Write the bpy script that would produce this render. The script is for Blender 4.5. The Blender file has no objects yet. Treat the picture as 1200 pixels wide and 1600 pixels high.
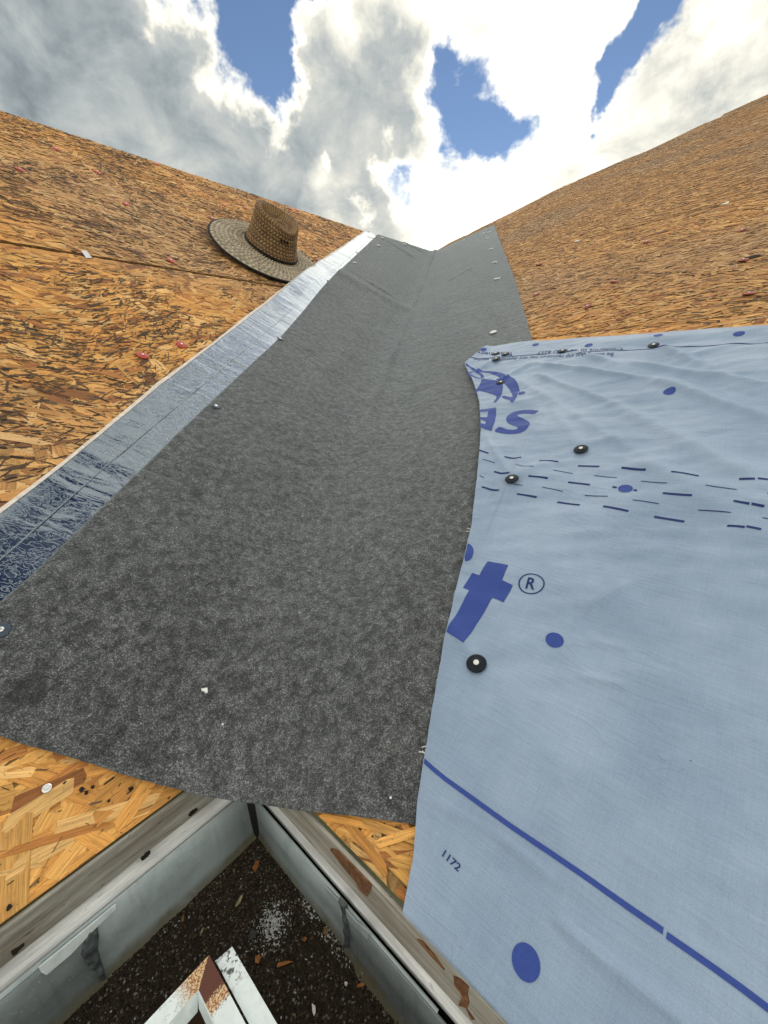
import bpy, bmesh, math, random
import numpy as np
from mathutils import Matrix, Vector
from mathutils.geometry import tessellate_polygon

# ------------------------------------------------------------------ camera
scene = bpy.context.scene
CAM_LOC = [0.1727, -0.4089, 0.4278]
CAM_ROWS = [[0.9971143, -0.0573754, -0.0497108], [-0.0647404, -0.3007017, -0.9515184], [0.0396457, 0.9519908, -0.3035484]]
CAM_FPX = 628.268
cd = bpy.data.cameras.new("camera")
cam = bpy.data.objects.new("camera", cd)
scene.collection.objects.link(cam)
r0, r1, r2 = [Vector(r) for r in CAM_ROWS]
mw = Matrix((( r0.x, -r1.x, -r2.x, CAM_LOC[0]),
             ( r0.y, -r1.y, -r2.y, CAM_LOC[1]),
             ( r0.z, -r1.z, -r2.z, CAM_LOC[2]), (0, 0, 0, 1)))
cam.matrix_world = mw
cd.sensor_fit = 'VERTICAL'
cd.sensor_height = 24.0
cd.lens = CAM_FPX / 1600.0 * 24.0
cd.clip_start = 0.01
cd.clip_end = 5000.0
scene.camera = cam

# ------------------------------------------------------------------ light
SUN_EL, SUN_AZ = math.radians(28.0), math.radians(12.0)
SKY_STRENGTH, CLOUD_GAIN, SUN_POWER, EXPOSURE = 0.120, 1.0, 0.8, 0.0
scene.view_settings.view_transform = 'Standard'
scene.view_settings.look = 'None'
scene.view_settings.exposure = EXPOSURE
scene.view_settings.gamma = 1.0
scene.view_settings.use_curve_mapping = False
D_SKY_HOLES = [[[-0.1302, 0.8341, 0.5361], 0.09200000000000001, 0.336], [[-0.1582, 0.8203, 0.5496], 0.072, 0.32000000000000006], [[-0.1067, 0.8506, 0.5149], 0.04000000000000001, 0.24], [[-0.0526, 0.8285, 0.5576], 0.04000000000000001, 0.24], [[-0.2746, 0.7972, 0.5376], 0.032, 0.24], [[0.2206, 0.8597, 0.4607], 0.096, 0.32000000000000006], [[0.2715, 0.8736, 0.4038], 0.072, 0.30400000000000005], [[0.1706, 0.8573, 0.4858], 0.048, 0.2], [[0.4397, 0.767, 0.4674], 0.08000000000000002, 0.41600000000000004], [[0.4277, 0.7901, 0.4391], 0.048, 0.32000000000000006], [[0.4599, 0.7488, 0.4773], 0.048, 0.32000000000000006], [[0.111, 0.9277, 0.3564], 0.048, 0.336], [[0.0036, 0.9311, 0.3648], 0.028000000000000004, 0.24]]
D_SKY_GREY = [[[-0.4047, 0.7723, 0.4897], 0.3, 0.9], [[-0.4641, 0.7914, 0.3979], 0.25, 0.9], [[-0.2963, 0.8447, 0.4457], 0.2, 0.8], [[-0.1819, 0.8956, 0.4059], 0.12, 0.6], [[0.0285, 0.8905, 0.4541], 0.11, 1.3], [[0.0701, 0.9474, 0.3123], 0.07, 0.6], [[0.193, 0.817, 0.5434], 0.05, 0.5], [[0.5368, 0.7777, 0.3271], 0.1, 0.35], [[0.3777, 0.855, 0.3554], 0.07, 0.3]]
D_SKY_CLOUD = [[[0.116, 0.8423, 0.5264], 0.16, 0.25], [[-0.0071, 0.8472, 0.5312], 0.08, 0.2], [[0.3525, 0.819, 0.4527], 0.09, 0.3], [[0.1434, 0.9044, 0.402], 0.1, 0.2], [[0.5532, 0.7277, 0.4054], 0.2, 0.3], [[-0.3444, 0.8333, 0.4325], 0.3, 0.3], [[0.4054, 0.8411, 0.3581], 0.12, 0.2], [[-0.0057, 0.8402, 0.5422], 0.07, 0.2], [[0.3428, 0.788, 0.5114], 0.07, 0.3]]

# the broken cloud goes on overhead: gaps that the foil mirrors
D_SKY_HIGH = [[[0.05, -0.02, 1.0], 0.17, 0.5], [[0.14, 0.55, 0.82], 0.14, 0.5], [[-0.45, -0.35, 0.82], 0.25, 0.4], [[0.62, 0.1, 0.78], 0.2, 0.4]]

class NT:
    """tiny node-tree writer"""
    def __init__(s, tree):
        s.t = tree; tree.nodes.clear()
    def n(s, kind, **kw):
        nd = s.t.nodes.new(kind)
        for k, val in kw.items(): setattr(nd, k, val)
        return nd
    def set(s, sock, val):
        if hasattr(val, 'is_linked') or isinstance(val, bpy.types.NodeSocket): s.t.links.new(val, sock)
        else: sock.default_value = val
    def math(s, op, a, b=0.0, c=None, clamp=False):
        nd = s.n('ShaderNodeMath', operation=op, use_clamp=clamp)
        s.set(nd.inputs[0], a); s.set(nd.inputs[1], b)
        if c is not None: s.set(nd.inputs[2], c)
        return nd.outputs[0]
    def vmath(s, op, a, b=None, out=0):
        nd = s.n('ShaderNodeVectorMath', operation=op)
        s.set(nd.inputs[0], a)
        if b is not None:
            s.set(nd.inputs['Scale'] if op == 'SCALE' else nd.inputs[1], b)
        return nd.outputs[out]
    def noise(s, vec, scale, detail=4, rough=0.55, dist=0.0, col=False):
        nd = s.n('ShaderNodeTexNoise')
        s.set(nd.inputs['Vector'], vec); s.set(nd.inputs['Scale'], scale)
        nd.inputs['Detail'].default_value = detail; nd.inputs['Roughness'].default_value = rough
        nd.inputs['Distortion'].default_value = dist
        return nd.outputs['Color' if col else 'Fac']
    def ramp(s, fac, lo, hi, a=0.0, b=1.0, kind='SMOOTHSTEP'):
        nd = s.n('ShaderNodeMapRange', interpolation_type=kind)
        s.set(nd.inputs['Value'], fac)
        nd.inputs['From Min'].default_value = lo; nd.inputs['From Max'].default_value = hi
        nd.inputs['To Min'].default_value = a; nd.inputs['To Max'].default_value = b
        return nd.outputs['Result']
    def mix(s, fac, a, b, mode='MIX'):
        nd = s.n('ShaderNodeMix', data_type='RGBA', blend_type=mode)
        s.set(nd.inputs[0], fac)
        for sock, val in ((nd.inputs[6], a), (nd.inputs[7], b)):
            s.set(sock, val if not isinstance(val, tuple) else tuple(val) + (1.0,) * (4 - len(val)))
        return nd.outputs[2]
    def mapping(s, vec, scale, rot=(0, 0, 0), loc=(0, 0, 0)):
        nd = s.n('ShaderNodeMapping')
        s.set(nd.inputs['Vector'], vec)
        nd.inputs['Scale'].default_value = scale; nd.inputs['Rotation'].default_value = rot
        nd.inputs['Location'].default_value = loc
        return nd.outputs[0]

def build_world():
    w = bpy.data.worlds.new("World"); scene.world = w; w.use_nodes = True
    N = NT(w.node_tree)
    sky = N.n('ShaderNodeTexSky', sky_type='NISHITA', sun_disc=False)
    sky.sun_elevation = SUN_EL; sky.sun_rotation = SUN_AZ
    sky.air_density = 0.75; sky.dust_density = 0.0; sky.ozone_density = 1.0; sky.altitude = 300
    d = N.vmath('NORMALIZE', N.n('ShaderNodeTexCoord').outputs['Generated'])
    # warp the look-up a little so that cloud outlines are ragged
    wn = N.noise(d, 7.0, 5, 0.6, 0.0, True)
    dw = N.vmath('NORMALIZE', N.vmath('ADD', d, N.vmath('SCALE', N.vmath('SUBTRACT', wn, (0.5, 0.5, 0.5)), 0.27)))
    def blobs(lst, vec):
        tot = None
        for c, r, a in lst:
            dt = N.vmath('DOT_PRODUCT', vec, tuple(c), out=1)
            e = N.math('EXPONENT', N.math('MULTIPLY', N.math('SUBTRACT', dt, 1.0), 2.0 / (r * r)))
            e = N.math('MULTIPLY', e, a)
            tot = e if tot is None else N.math('ADD', tot, e)
        return tot
    toward = N.vmath('ADD', d, (0.006, 0.03, 0.035))
    def dens(vec):
        sq = N.mapping(vec, (1.0, 1.0, 1.35))
        big = N.noise(sq, 3.1, 3, 0.5, 0.2)
        fine = N.noise(sq, 8.5, 11, 0.62, 0.35)
        return N.math('ADD', N.math('MULTIPLY', big, 0.45), N.math('MULTIPLY', fine, 0.62))
    n0 = dens(d); n1 = dens(toward)
    holes = blobs(D_SKY_HOLES + D_SKY_HIGH, dw); extra = blobs(D_SKY_CLOUD, dw); grey = blobs(D_SKY_GREY, dw)
    dd = N.math('ADD', N.math('SUBTRACT', n0, holes), N.math('MULTIPLY', extra, 0.55))
    cover = N.ramp(dd, 0.255, 0.475)
    thick = N.ramp(dd, 0.50, 0.86)
    g = N.math('MINIMUM', grey, 1.0)
    relief = N.math('MULTIPLY', N.math('MULTIPLY', N.math('SUBTRACT', n0, n1), 3.1), N.math('SUBTRACT', 1.0, N.math('MULTIPLY', g, 0.5)))
    # transmitted light: thin cloud white, thick cloud grey, side towards the sun brighter
    light = N.math('ADD', N.math('SUBTRACT', 1.14, N.math('MULTIPLY', thick, 0.30)), relief)
    core = N.math('MULTIPLY', g, N.ramp(dd, 0.40, 0.56, 0.05, 1.0))
    light = N.math('ADD', light, N.math('MULTIPLY', extra, 0.28))
    light = N.math('SUBTRACT', light, N.math('MULTIPLY', core, 0.60))
    # cloud in front of the hidden sun glows
    glow = blobs([[[math.sin(SUN_AZ) * math.cos(SUN_EL), math.cos(SUN_AZ) * math.cos(SUN_EL), math.sin(SUN_EL)], 0.34, 0.5]], d)
    light = N.math('ADD', light, N.math('MULTIPLY', glow, N.math('SUBTRACT', 1.0, N.math('MULTIPLY', core, 0.85))))
    light = N.math('MAXIMUM', N.math('MINIMUM', light, 1.6), 0.24)
    tint = N.mix(N.ramp(light, 0.2, 0.95), (0.84, 0.98, 1.06), (1.0, 0.98, 0.87))
    ccol = N.vmath('SCALE', tint, N.math('MULTIPLY', light, CLOUD_GAIN))
    b1 = N.n('ShaderNodeBackground'); N.set(b1.inputs[0], sky.outputs[0]); b1.inputs[1].default_value = SKY_STRENGTH
    b2 = N.n('ShaderNodeBackground'); N.set(b2.inputs[0], ccol); b2.inputs[1].default_value = 1.0
    mx = N.n('ShaderNodeMixShader'); N.set(mx.inputs[0], cover)
    N.t.links.new(b1.outputs[0], mx.inputs[1]); N.t.links.new(b2.outputs[0], mx.inputs[2])
    out = N.n('ShaderNodeOutputWorld'); N.t.links.new(mx.outputs[0], out.inputs[0])
build_world()

sl = bpy.data.lights.new("sun", 'SUN'); sl.energy = SUN_POWER; sl.angle = math.radians(60.0); sl.color = (1.0, 0.95, 0.86)
sun = bpy.data.objects.new("sun", sl); scene.collection.objects.link(sun)
sd = Vector((math.sin(SUN_AZ) * math.cos(SUN_EL), math.cos(SUN_AZ) * math.cos(SUN_EL), math.sin(SUN_EL)))
sun.rotation_euler = sd.to_track_quat('Z', 'Y').to_euler(); sun.location = sd * 20

# ------------------------------------------------------------------ measured geometry (metres, roof-plane coordinates)
D_FELT_LEFT = [[0.0567, -0.3449], [0.102, -0.3431], [0.1677, -0.3447], [0.3209, -0.3482], [0.5623, -0.3528], [1.0856, -0.358], [1.9268, -0.4028], [3.4285, -0.4422]]
D_FELT_RIGHT = [[1.1363, 0.4834], [1.4628, 0.4942], [1.9973, 0.5089], [2.8372, 0.5199], [4.4245, 0.5419]]
D_FOIL_OUT = [[0.1689, -0.4376], [0.293, -0.4407], [0.5972, -0.4577], [0.9293, -0.4673], [1.527, -0.4866], [2.2131, -0.5057], [3.4109, -0.5186]]
D_FOIL_SEAM = [[0.1083, -0.3876], [0.1987, -0.3903], [0.3248, -0.3946], [0.4912, -0.3963], [0.7388, -0.3993], [1.1937, -0.4026]]
D_RIGHT_TOP = [[-2.0337, 3.7452], [-1.6404, 4.1447], [-1.6442, 4.7721], [-1.5845, 5.0302], [-1.4875, 5.4819], [-1.3048, 5.6713], [-1.077, 6.0045], [-0.8273, 6.1075], [-0.5914, 6.7489], [-0.4008, 7.2522], [-0.0612, 7.8262]]
D_SHEET_LEFT = [[0.263, 0.0079], [0.2494, 0.0322], [0.2308, 0.0669], [0.2147, 0.1039], [0.2023, 0.1341], [0.183, 0.1827], [0.1602, 0.2401], [0.1356, 0.3098], [0.1124, 0.382], [0.0924, 0.4371], [0.0512, 0.533], [0.008, 0.6309], [-0.0367, 0.7248], [-0.101, 0.8377], [-0.1409, 0.8972], [-0.2002, 0.98], [-0.2744, 1.0899], [-0.2648, 1.211]]
D_SHEET_TOP = [[-0.2648, 1.211], [-0.1847, 1.2262], [-0.104, 1.2254], [0.0415, 1.2149], [0.1666, 1.1976], [0.2956, 1.1908], [0.4047, 1.1783]]
D_LETTER_T = [[[0.1546, 0.3736], [0.186, 0.3759], [0.189, 0.3485], [0.2057, 0.3459], [0.206, 0.3156], [0.1894, 0.3169], [0.1883, 0.2379], [0.158, 0.2439], [0.1542, 0.3161], [0.1433, 0.3173], [0.1431, 0.3461], [0.1549, 0.3459]]]
D_HALF_DOT = [[0.1055, 0.3968], [0.1084, 0.3991], [0.116, 0.3959], [0.1235, 0.3887], [0.1279, 0.3795], [0.1289, 0.3714], [0.1262, 0.3658], [0.1202, 0.3632]]
D_LETTER_S = [[[0.0627, 0.8134], [0.0561, 0.7973], [0.0438, 0.801], [0.0305, 0.8024], [0.0212, 0.7979], [0.0195, 0.7919], [0.0285, 0.7846], [0.0479, 0.7756], [0.0599, 0.7649], [0.0666, 0.7498], [0.0662, 0.7308], [0.0563, 0.7187], [0.0371, 0.7138], [0.0181, 0.7142], [-0.0012, 0.7196], [0.002, 0.7379], [0.0078, 0.7367], [0.0234, 0.7306], [0.0397, 0.7291], [0.0466, 0.733], [0.0445, 0.7394], [0.0324, 0.7458], [0.0157, 0.7549], [0.0046, 0.7687], [-0.0016, 0.7863], [0.0011, 0.8064], [0.0174, 0.8185], [0.0387, 0.8213]]]
D_LETTER_A = [[[-0.0792, 0.8102], [-0.0573, 0.8223], [-0.0447, 0.8238], [-0.0298, 0.7913], [-0.0174, 0.7587], [-0.0071, 0.7208], [-0.0371, 0.7275], [-0.0463, 0.745], [-0.0337, 0.7429], [-0.0366, 0.7557], [-0.0557, 0.7643], [-0.0603, 0.7727], [-0.0448, 0.7759], [-0.0561, 0.8049], [-0.0722, 0.7949]]]
D_EMBLEM = [[[-0.2735, 1.0909], [-0.2217, 1.0538], [-0.1844, 1.0353], [-0.1799, 1.0229], [-0.2138, 1.0387], [-0.259, 1.0712]], [[-0.2162, 1.0364], [-0.1995, 1.0327], [-0.1745, 1.0122], [-0.1537, 0.9807], [-0.1625, 0.9798], [-0.1774, 1.0025], [-0.1981, 1.0214], [-0.2129, 1.0264]], [[-0.2278, 1.0176], [-0.2197, 1.0465], [-0.209, 1.0399], [-0.2148, 1.0043]], [[-0.2195, 1.0048], [-0.21, 1.0098], [-0.1835, 0.9931], [-0.1633, 0.9847], [-0.1609, 0.9764], [-0.1864, 0.9859], [-0.21, 0.9971]], [[-0.1617, 0.9781], [-0.1179, 0.9706], [-0.0958, 0.9573], [-0.0807, 0.9412], [-0.0642, 0.8969], [-0.0614, 0.8828], [-0.0577, 0.8474], [-0.0652, 0.8501], [-0.0707, 0.8845], [-0.1009, 0.8982], [-0.136, 0.9142], [-0.1371, 0.8935], [-0.1444, 0.9011], [-0.1461, 0.9261], [-0.1514, 0.9534]], [[-0.1886, 1.035], [-0.1507, 1.0264], [-0.1153, 1.0126], [-0.0859, 0.9913], [-0.0595, 0.966], [-0.037, 0.9349], [-0.0222, 0.9059], [-0.0238, 0.8956], [-0.0183, 0.8852], [-0.0103, 0.8441], [-0.0192, 0.8447], [-0.0222, 0.8539], [-0.0566, 0.8779], [-0.0592, 0.8884], [-0.0257, 0.8732], [-0.0347, 0.8904], [-0.0533, 0.9178], [-0.0748, 0.9409], [-0.0969, 0.9597], [-0.1191, 0.973], [-0.109, 0.9832], [-0.1296, 0.9995], [-0.1537, 1.015], [-0.1785, 1.0236]]]
D_EMBLEM_DOT = [[-0.021, 0.8914], [-0.0205, 0.9003], [-0.0134, 0.9041], [-0.0037, 0.8983], [-0.0024, 0.8901], [-0.0086, 0.8842], [-0.0156, 0.8844]]
D_DOTS = [[0.2824, 0.2874], [0.3543, 0.0291], [0.2842, 0.5798], [0.285, 0.8809], [0.0622, 1.1456], [0.2107, 1.1671], [0.3608, 1.135], [-0.0948, 1.1897], [-0.2568, 1.1812]]
D_THICK = [[[0.0031, 0.6428], [0.0269, 0.6375]], [[0.0627, 0.6334], [0.0977, 0.6316]], [[0.1315, 0.6318], [0.1659, 0.6315]], [[0.2004, 0.6276], [0.2335, 0.6294]], [[0.2663, 0.63], [0.3005, 0.6282]], [[0.3336, 0.6255], [0.3672, 0.6255]], [[0.4118, 0.6257], [0.4277, 0.6266]], [[0.4306, 0.6278], [0.4538, 0.6286]], [[0.0641, 0.584], [0.0962, 0.5817]], [[0.1314, 0.5821], [0.1648, 0.584]], [[0.1997, 0.5799], [0.234, 0.5785]], [[0.2662, 0.5806], [0.2724, 0.58]], [[0.2952, 0.5791], [0.2999, 0.5788]], [[0.3328, 0.5762], [0.3668, 0.5753]], [[0.4111, 0.5743], [0.427, 0.574]], [[0.4291, 0.5745], [0.4415, 0.574]], [[0.0631, 0.5357], [0.0966, 0.5353]], [[0.1305, 0.5339], [0.1646, 0.534]], [[0.1995, 0.5306], [0.2337, 0.5298]], [[0.2663, 0.5318], [0.3004, 0.5291]], [[0.3322, 0.5285], [0.3665, 0.527]], [[0.4103, 0.5267], [0.4267, 0.5252]], [[0.428, 0.5271], [0.4416, 0.5258]]]
D_THIN = [[[0.0251, 0.6147], [0.0537, 0.6094]], [[0.0967, 0.6079], [0.1314, 0.6065]], [[0.165, 0.6077], [0.1996, 0.604]], [[0.2332, 0.6045], [0.266, 0.6066]], [[0.3, 0.6023], [0.333, 0.6013]], [[0.3783, 0.5999], [0.4118, 0.5986]], [[0.4419, 0.5994], [0.4605, 0.599]], [[0.0427, 0.5671], [0.0536, 0.5633]], [[0.1021, 0.5569], [0.1319, 0.557]], [[0.1639, 0.5595], [0.1995, 0.5551]], [[0.2337, 0.554], [0.2662, 0.5564]], [[0.2999, 0.5531], [0.3324, 0.5533]], [[0.3777, 0.5507], [0.4109, 0.5511]], [[0.4413, 0.5513], [0.4583, 0.5517]]]
D_LOW_LINE = [[[0.2135, 0.1011], [0.2291, 0.0991], [0.2443, 0.098], [0.2811, 0.0976], [0.3139, 0.0972], [0.3476, 0.0982], [0.3756, 0.0986], [0.4028, 0.0985], [0.4244, 0.0988]], [[0.4266, 0.0979], [0.4508, 0.0981], [0.4662, 0.0979], [0.4805, 0.0971]]]
D_TOP_LINE = [[-0.2801, 1.1216], [-0.2509, 1.1214], [-0.1379, 1.1197], [-0.0136, 1.1139], [0.1787, 1.096], [0.3103, 1.086], [0.4119, 1.0763]]
D_REG_C = [0.227, 0.3568]
D_TEXT_REG = [[0.2223, 0.3472], [0.2338, 0.3494], [0.2195, 0.3654]]
D_TEXT_1172 = [[0.2718, 0.0457], [0.289, 0.0444], [0.2724, 0.0512]]
D_TEXT_CONF = [[0.1477, 1.1182], [-0.0663, 1.1378], [0.1523, 1.097]]
D_TEXT_AWARE = [[0.1367, 1.0848], [-0.2605, 1.1229], [0.1407, 1.0644]]
D_TEXT_FAST = [[-0.151, 1.1497], [-0.2741, 1.1752], [-0.1367, 1.1216]]
D_SHEET_CAPS = [[0.2153, 0.2207], [0.109, 0.5638], [0.1905, 0.6746], [-0.0945, 0.9557], [-0.1755, 1.1004], [-0.2023, 1.1527], [-0.165, 1.1389], [0.005, 1.12], [0.2138, 1.1051]]
D_SHEET_CREASES = [[[[-0.0347, 1.0561], [0.2344, 0.9447]], 0.004, 0.009], [[[0.2344, 0.9447], [0.4319, 0.7906]], 0.004, 0.012], [[[-0.0248, 1.0004], [0.2018, 0.8392]], 0.003, 0.01], [[[0.2018, 0.8392], [0.4439, 0.62]], 0.0035, 0.018], [[[0.1927, 1.0241], [0.4241, 0.9014]], 0.0035, 0.01], [[[0.2743, 0.9692], [0.4284, 0.8403]], -0.003, 0.012], [[[0.0348, 1.1319], [0.4091, 1.1161]], -0.0024, 0.016], [[[-0.0093, 1.165], [0.4068, 1.1482]], 0.0026, 0.012], [[[0.2118, 0.2241], [0.2765, 0.3039]], 0.0016, 0.012], [[[0.2765, 0.3039], [0.3198, 0.3842]], 0.001, 0.016], [[[0.2118, 0.2241], [0.1311, 0.2716]], 0.001, 0.008], [[[0.3633, 0.0627], [0.4038, 0.0604]], 0.0022, 0.004], [[[0.4038, 0.0604], [0.4436, 0.063]], 0.0025, 0.005], [[[0.3184, 0.257], [0.3592, 0.2664]], 0.0016, 0.004], [[[0.2289, 0.0721], [0.305, 0.0855]], 0.0007, 0.004], [[[0.305, 0.0855], [0.3611, 0.0833]], 0.001, 0.004], [[[0.1037, 0.5733], [0.1866, 0.686]], 0.0015, 0.012], [[[0.1866, 0.686], [0.0751, 0.8386]], 0.0015, 0.012], [[[0.1866, 0.686], [0.4467, 0.5802]], 0.0012, 0.014], [[[0.1037, 0.5733], [-0.0123, 0.7009]], 0.0012, 0.008], [[[0.1347, 0.4041], [0.061, 0.8385]], 0.0014, 0.007], [[[0.093, 0.4292], [0.0729, 0.6405]], -0.001, 0.01], [[[0.3017, 0.3452], [0.3334, 0.4005]], 0.0013, 0.006], [[[0.2962, 0.3276], [0.3282, 0.393]], 0.001, 0.004], [[[0.3175, 0.3041], [0.355, 0.3088]], 0.0012, 0.004], [[[-0.0538, 0.9681], [0.2835, 0.6715]], 0.0018, 0.012], [[[0.2835, 0.6715], [0.4516, 0.5095]], 0.002, 0.02], [[[-0.1034, 0.9721], [-0.0568, 1.0592]], 0.003, 0.008], [[[-0.1742, 1.1562], [-0.2109, 1.0199]], 0.003, 0.01], [[[-0.0022, 1.1393], [0.1524, 1.0298]], 0.0035, 0.01], [[[0.2103, 1.1242], [0.3235, 0.9915]], 0.003, 0.01]]
D_FELT_CREASES = [[[[2.1669, -0.3665], [2.1149, -0.1131]], 0.01, 0.03], [[[3.3907, -0.3874], [3.3232, -0.1041]], 0.01, 0.03], [[[3.6661, -0.3489], [3.7562, -0.0652]], 0.012, 0.03], [[[2.5109, 0.1774], [2.6893, 0.3173]], 0.006, 0.025], [[[2.1076, 0.1575], [2.0972, 0.3102]], 0.004, 0.03], [[[1.0335, -0.269], [1.0579, -0.0774]], 0.002, 0.03], [[[0.9744, 0.2655], [0.8766, 0.1399]], 0.003, 0.03]]
D_RED_LEFT = [[-0.2061, 0.8385], [-0.3151, 0.8875], [-0.498, 1.3683], [-0.5157, 1.769], [-0.5129, 2.027], [-0.4239, 2.1555], [-0.2395, 1.8403], [-1.0448, 2.0745], [-1.1868, 2.1303], [-0.8775, 1.8532], [-1.6163, 2.369], [-1.6807, 2.3809], [-1.9621, 2.1896], [-1.5703, 1.9129], [-0.8701, 2.3837], [-1.3174, 1.6584]]
D_RED_RIGHT = [[0.3538, 1.3928], [0.3166, 1.6801], [0.2805, 2.0227], [-0.0421, 1.4814], [-0.0237, 1.7011], [-0.3, 1.7161], [-0.4778, 2.2021], [-0.0256, 2.1635], [-0.4192, 2.6488], [-0.5269, 2.6079]]
D_RIGHT_FLAKE = [[0.0815, 3.4854], [-1.0228, 5.0675], [0.3347, 1.6957], [0.1797, 2.5183], [-0.4041, 2.5211], [-0.0046, 2.2788]]
D_FELT_CAPS = [[-0.6353, 0.9293], [-0.2791, 0.637], [0.1709, 0.271]]
D_FOIL_CAP = [-1.2066, 1.4272]
D_STAPLES_L = [[-1.6191, 1.7201], [-2.1991, 2.1457], [-2.4308, 2.3537], [-2.7193, 2.3784]]
D_STAPLES_R = [[-1.7153, 3.6986], [-1.5529, 3.7541], [-1.4769, 3.7081], [-1.3627, 3.4303], [-1.0764, 2.9185], [-0.8341, 2.4682], [-0.6317, 2.072]]
D_WASHER_R = [-0.3037, 1.3455]
D_TAG = [[-0.2421, 1.3322], [-0.2561, 1.3347], [-0.2575, 1.2967], [-0.2412, 1.2909]]
D_FELT_CHIP = [[0.0168, 0.0865], [0.0099, 0.083], [0.012, 0.0769], [0.0148, 0.0778], [0.0156, 0.0819], [0.0175, 0.0838]]
D_FELT_SPOTS = [[0.3476, -0.2484, 0.014], [1.0969, -0.2612, 0.012], [0.4017, -0.2577, 0.006], [0.7174, -0.2592, 0.008], [-0.0213, -0.2497, 0.02], [1.19, -0.1673, 0.009], [1.8086, -0.3644, 0.012], [2.0914, -0.3059, 0.01]]
D_FELT_SPECKS = [[0.0055, -0.0307], [-0.0481, 0.2045]]
D_NAIL_L = [0.1807, 0.0813]
D_HOLES_L = [[0.1488, 0.0575], [0.1215, 0.0338], [0.1413, 0.0364], [0.2279, 0.0073], [0.1573, 0.0613], [0.155, 0.056]]
D_CHIPS = [[[0.0451, 0.0372], 0.016, 0.009, 0.9, "orange"], [[0.0621, 0.0692], 0.022, 0.005, 1.2, "pale"], [[0.0264, 0.1177], 0.013, 0.005, 0.5, "tan"], [[0.121, 0.081], 0.011, 0.009, 0.2, "orange"], [[0.1447, 0.0659], 0.026, 0.005, 2.2, "orange"], [[0.123, 0.0755], 0.014, 0.002, 0.6, "tan"], [[0.1942, 0.0655], 0.011, 0.008, 0.8, "white"], [[0.1591, 0.0204], 0.012, 0.008, 0.1, "tan"], [[0.1465, 0.0401], 0.009, 0.006, 1.9, "orange"], [[0.0145, 0.2013], 0.012, 0.005, 0.5, "orange"], [[0.0987, 0.0745], 0.022, 0.012, 0.1, "grey"], [[0.028, 0.0569], 0.006, 0.004, 0.3, "pale"], [[0.0544, 0.1093], 0.01, 0.002, 0.9, "pale"], [[0.2162, 0.0254], 0.01, 0.004, 2.2, "orange"], [[0.2046, 0.0336], 0.006, 0.004, 0.4, "white"]]
D_WHITE_PATCH = [0.1084, 0.0536]
D_WHITE_PATCH2 = [[0.1317, 0.019], [0.1708, 0.0217]]
D_STRAP_L = [[0.1646, -0.0555], [0.2254, -0.0547], [0.2254, -0.061], [0.2234, -0.0687], [0.205, -0.069], [0.1847, -0.0632], [0.1661, -0.0605]]
D_GOO_L = [[0.1889, -0.0605], [0.1825, -0.0672], [0.1837, -0.0803], [0.1881, -0.0934], [0.1891, -0.1124], [0.1902, -0.1337], [0.1951, -0.1304], [0.1954, -0.1156], [0.1995, -0.0947], [0.2, -0.0804], [0.1951, -0.0685]]
D_STRAP_R = [[0.1616, -0.0618], [0.1807, -0.0591], [0.1917, -0.0588], [0.2081, -0.059], [0.2263, -0.0511], [0.2216, -0.0674], [0.1978, -0.0722], [0.1912, -0.0707], [0.1794, -0.0688], [0.163, -0.0684]]
D_GOO_R = [[0.1819, -0.0578], [0.1929, -0.0574], [0.1939, -0.0757], [0.1963, -0.0959], [0.1929, -0.1212], [0.1795, -0.1582], [0.1862, -0.1233], [0.186, -0.1026], [0.1875, -0.0772]]
D_SEAM_R = [[0.1599, -0.0657], [0.1882, -0.0668], [0.1833, -0.1172]]
D_PEEL_R = [[[0.1652, -0.0174], [0.1761, -0.0076], [0.1953, 0.0009], [0.2131, 0.0082], [0.2231, -0.0008], [0.2221, -0.0137], [0.2168, -0.0283], [0.2065, -0.0317], [0.2013, -0.0254], [0.1835, -0.0236]], [[0.2748, -0.0145], [0.2805, -0.0091], [0.2931, -0.0109], [0.3022, -0.0157], [0.2982, -0.0181], [0.2867, -0.0187]], [[0.3101, -0.0122], [0.3167, -0.0063], [0.3237, -0.0023], [0.3228, -0.0159], [0.3244, -0.0244], [0.3227, -0.0357], [0.3293, -0.0389], [0.3266, -0.0435], [0.3208, -0.0374], [0.3155, -0.0404], [0.3188, -0.0251], [0.3111, -0.0232]]]
D_HOLES_BOARD_L = [[0.2333, -0.0289], [0.1292, -0.0432], [0.0785, -0.0299]]
D_EL = [-0.707107, -0.707107, 0.0]
D_ER = [0.708013, -0.706199, 0.0]
D_UL = [-0.558728, 0.558728, 0.612899]
D_UR = [0.639782, 0.641425, 0.423382]
D_NL = [0.433385, -0.433385, 0.790161]
D_NR = [-0.298992, -0.29976, 0.905951]
D_V = [0.223189, 0.90108, 0.371807]
EL, ER, UL, UR, NL, NR, VV = [np.array(a) for a in (D_EL, D_ER, D_UL, D_UR, D_NL, D_NR, D_V)]
Q = 2 ** -0.5
HL = np.array([Q, -Q, 0.0]); HR = np.array([-Q, -Q, 0.0])     # outward from the left / right eave
rng = np.random.default_rng(7); random.seed(7)
COL = scene.collection

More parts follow.
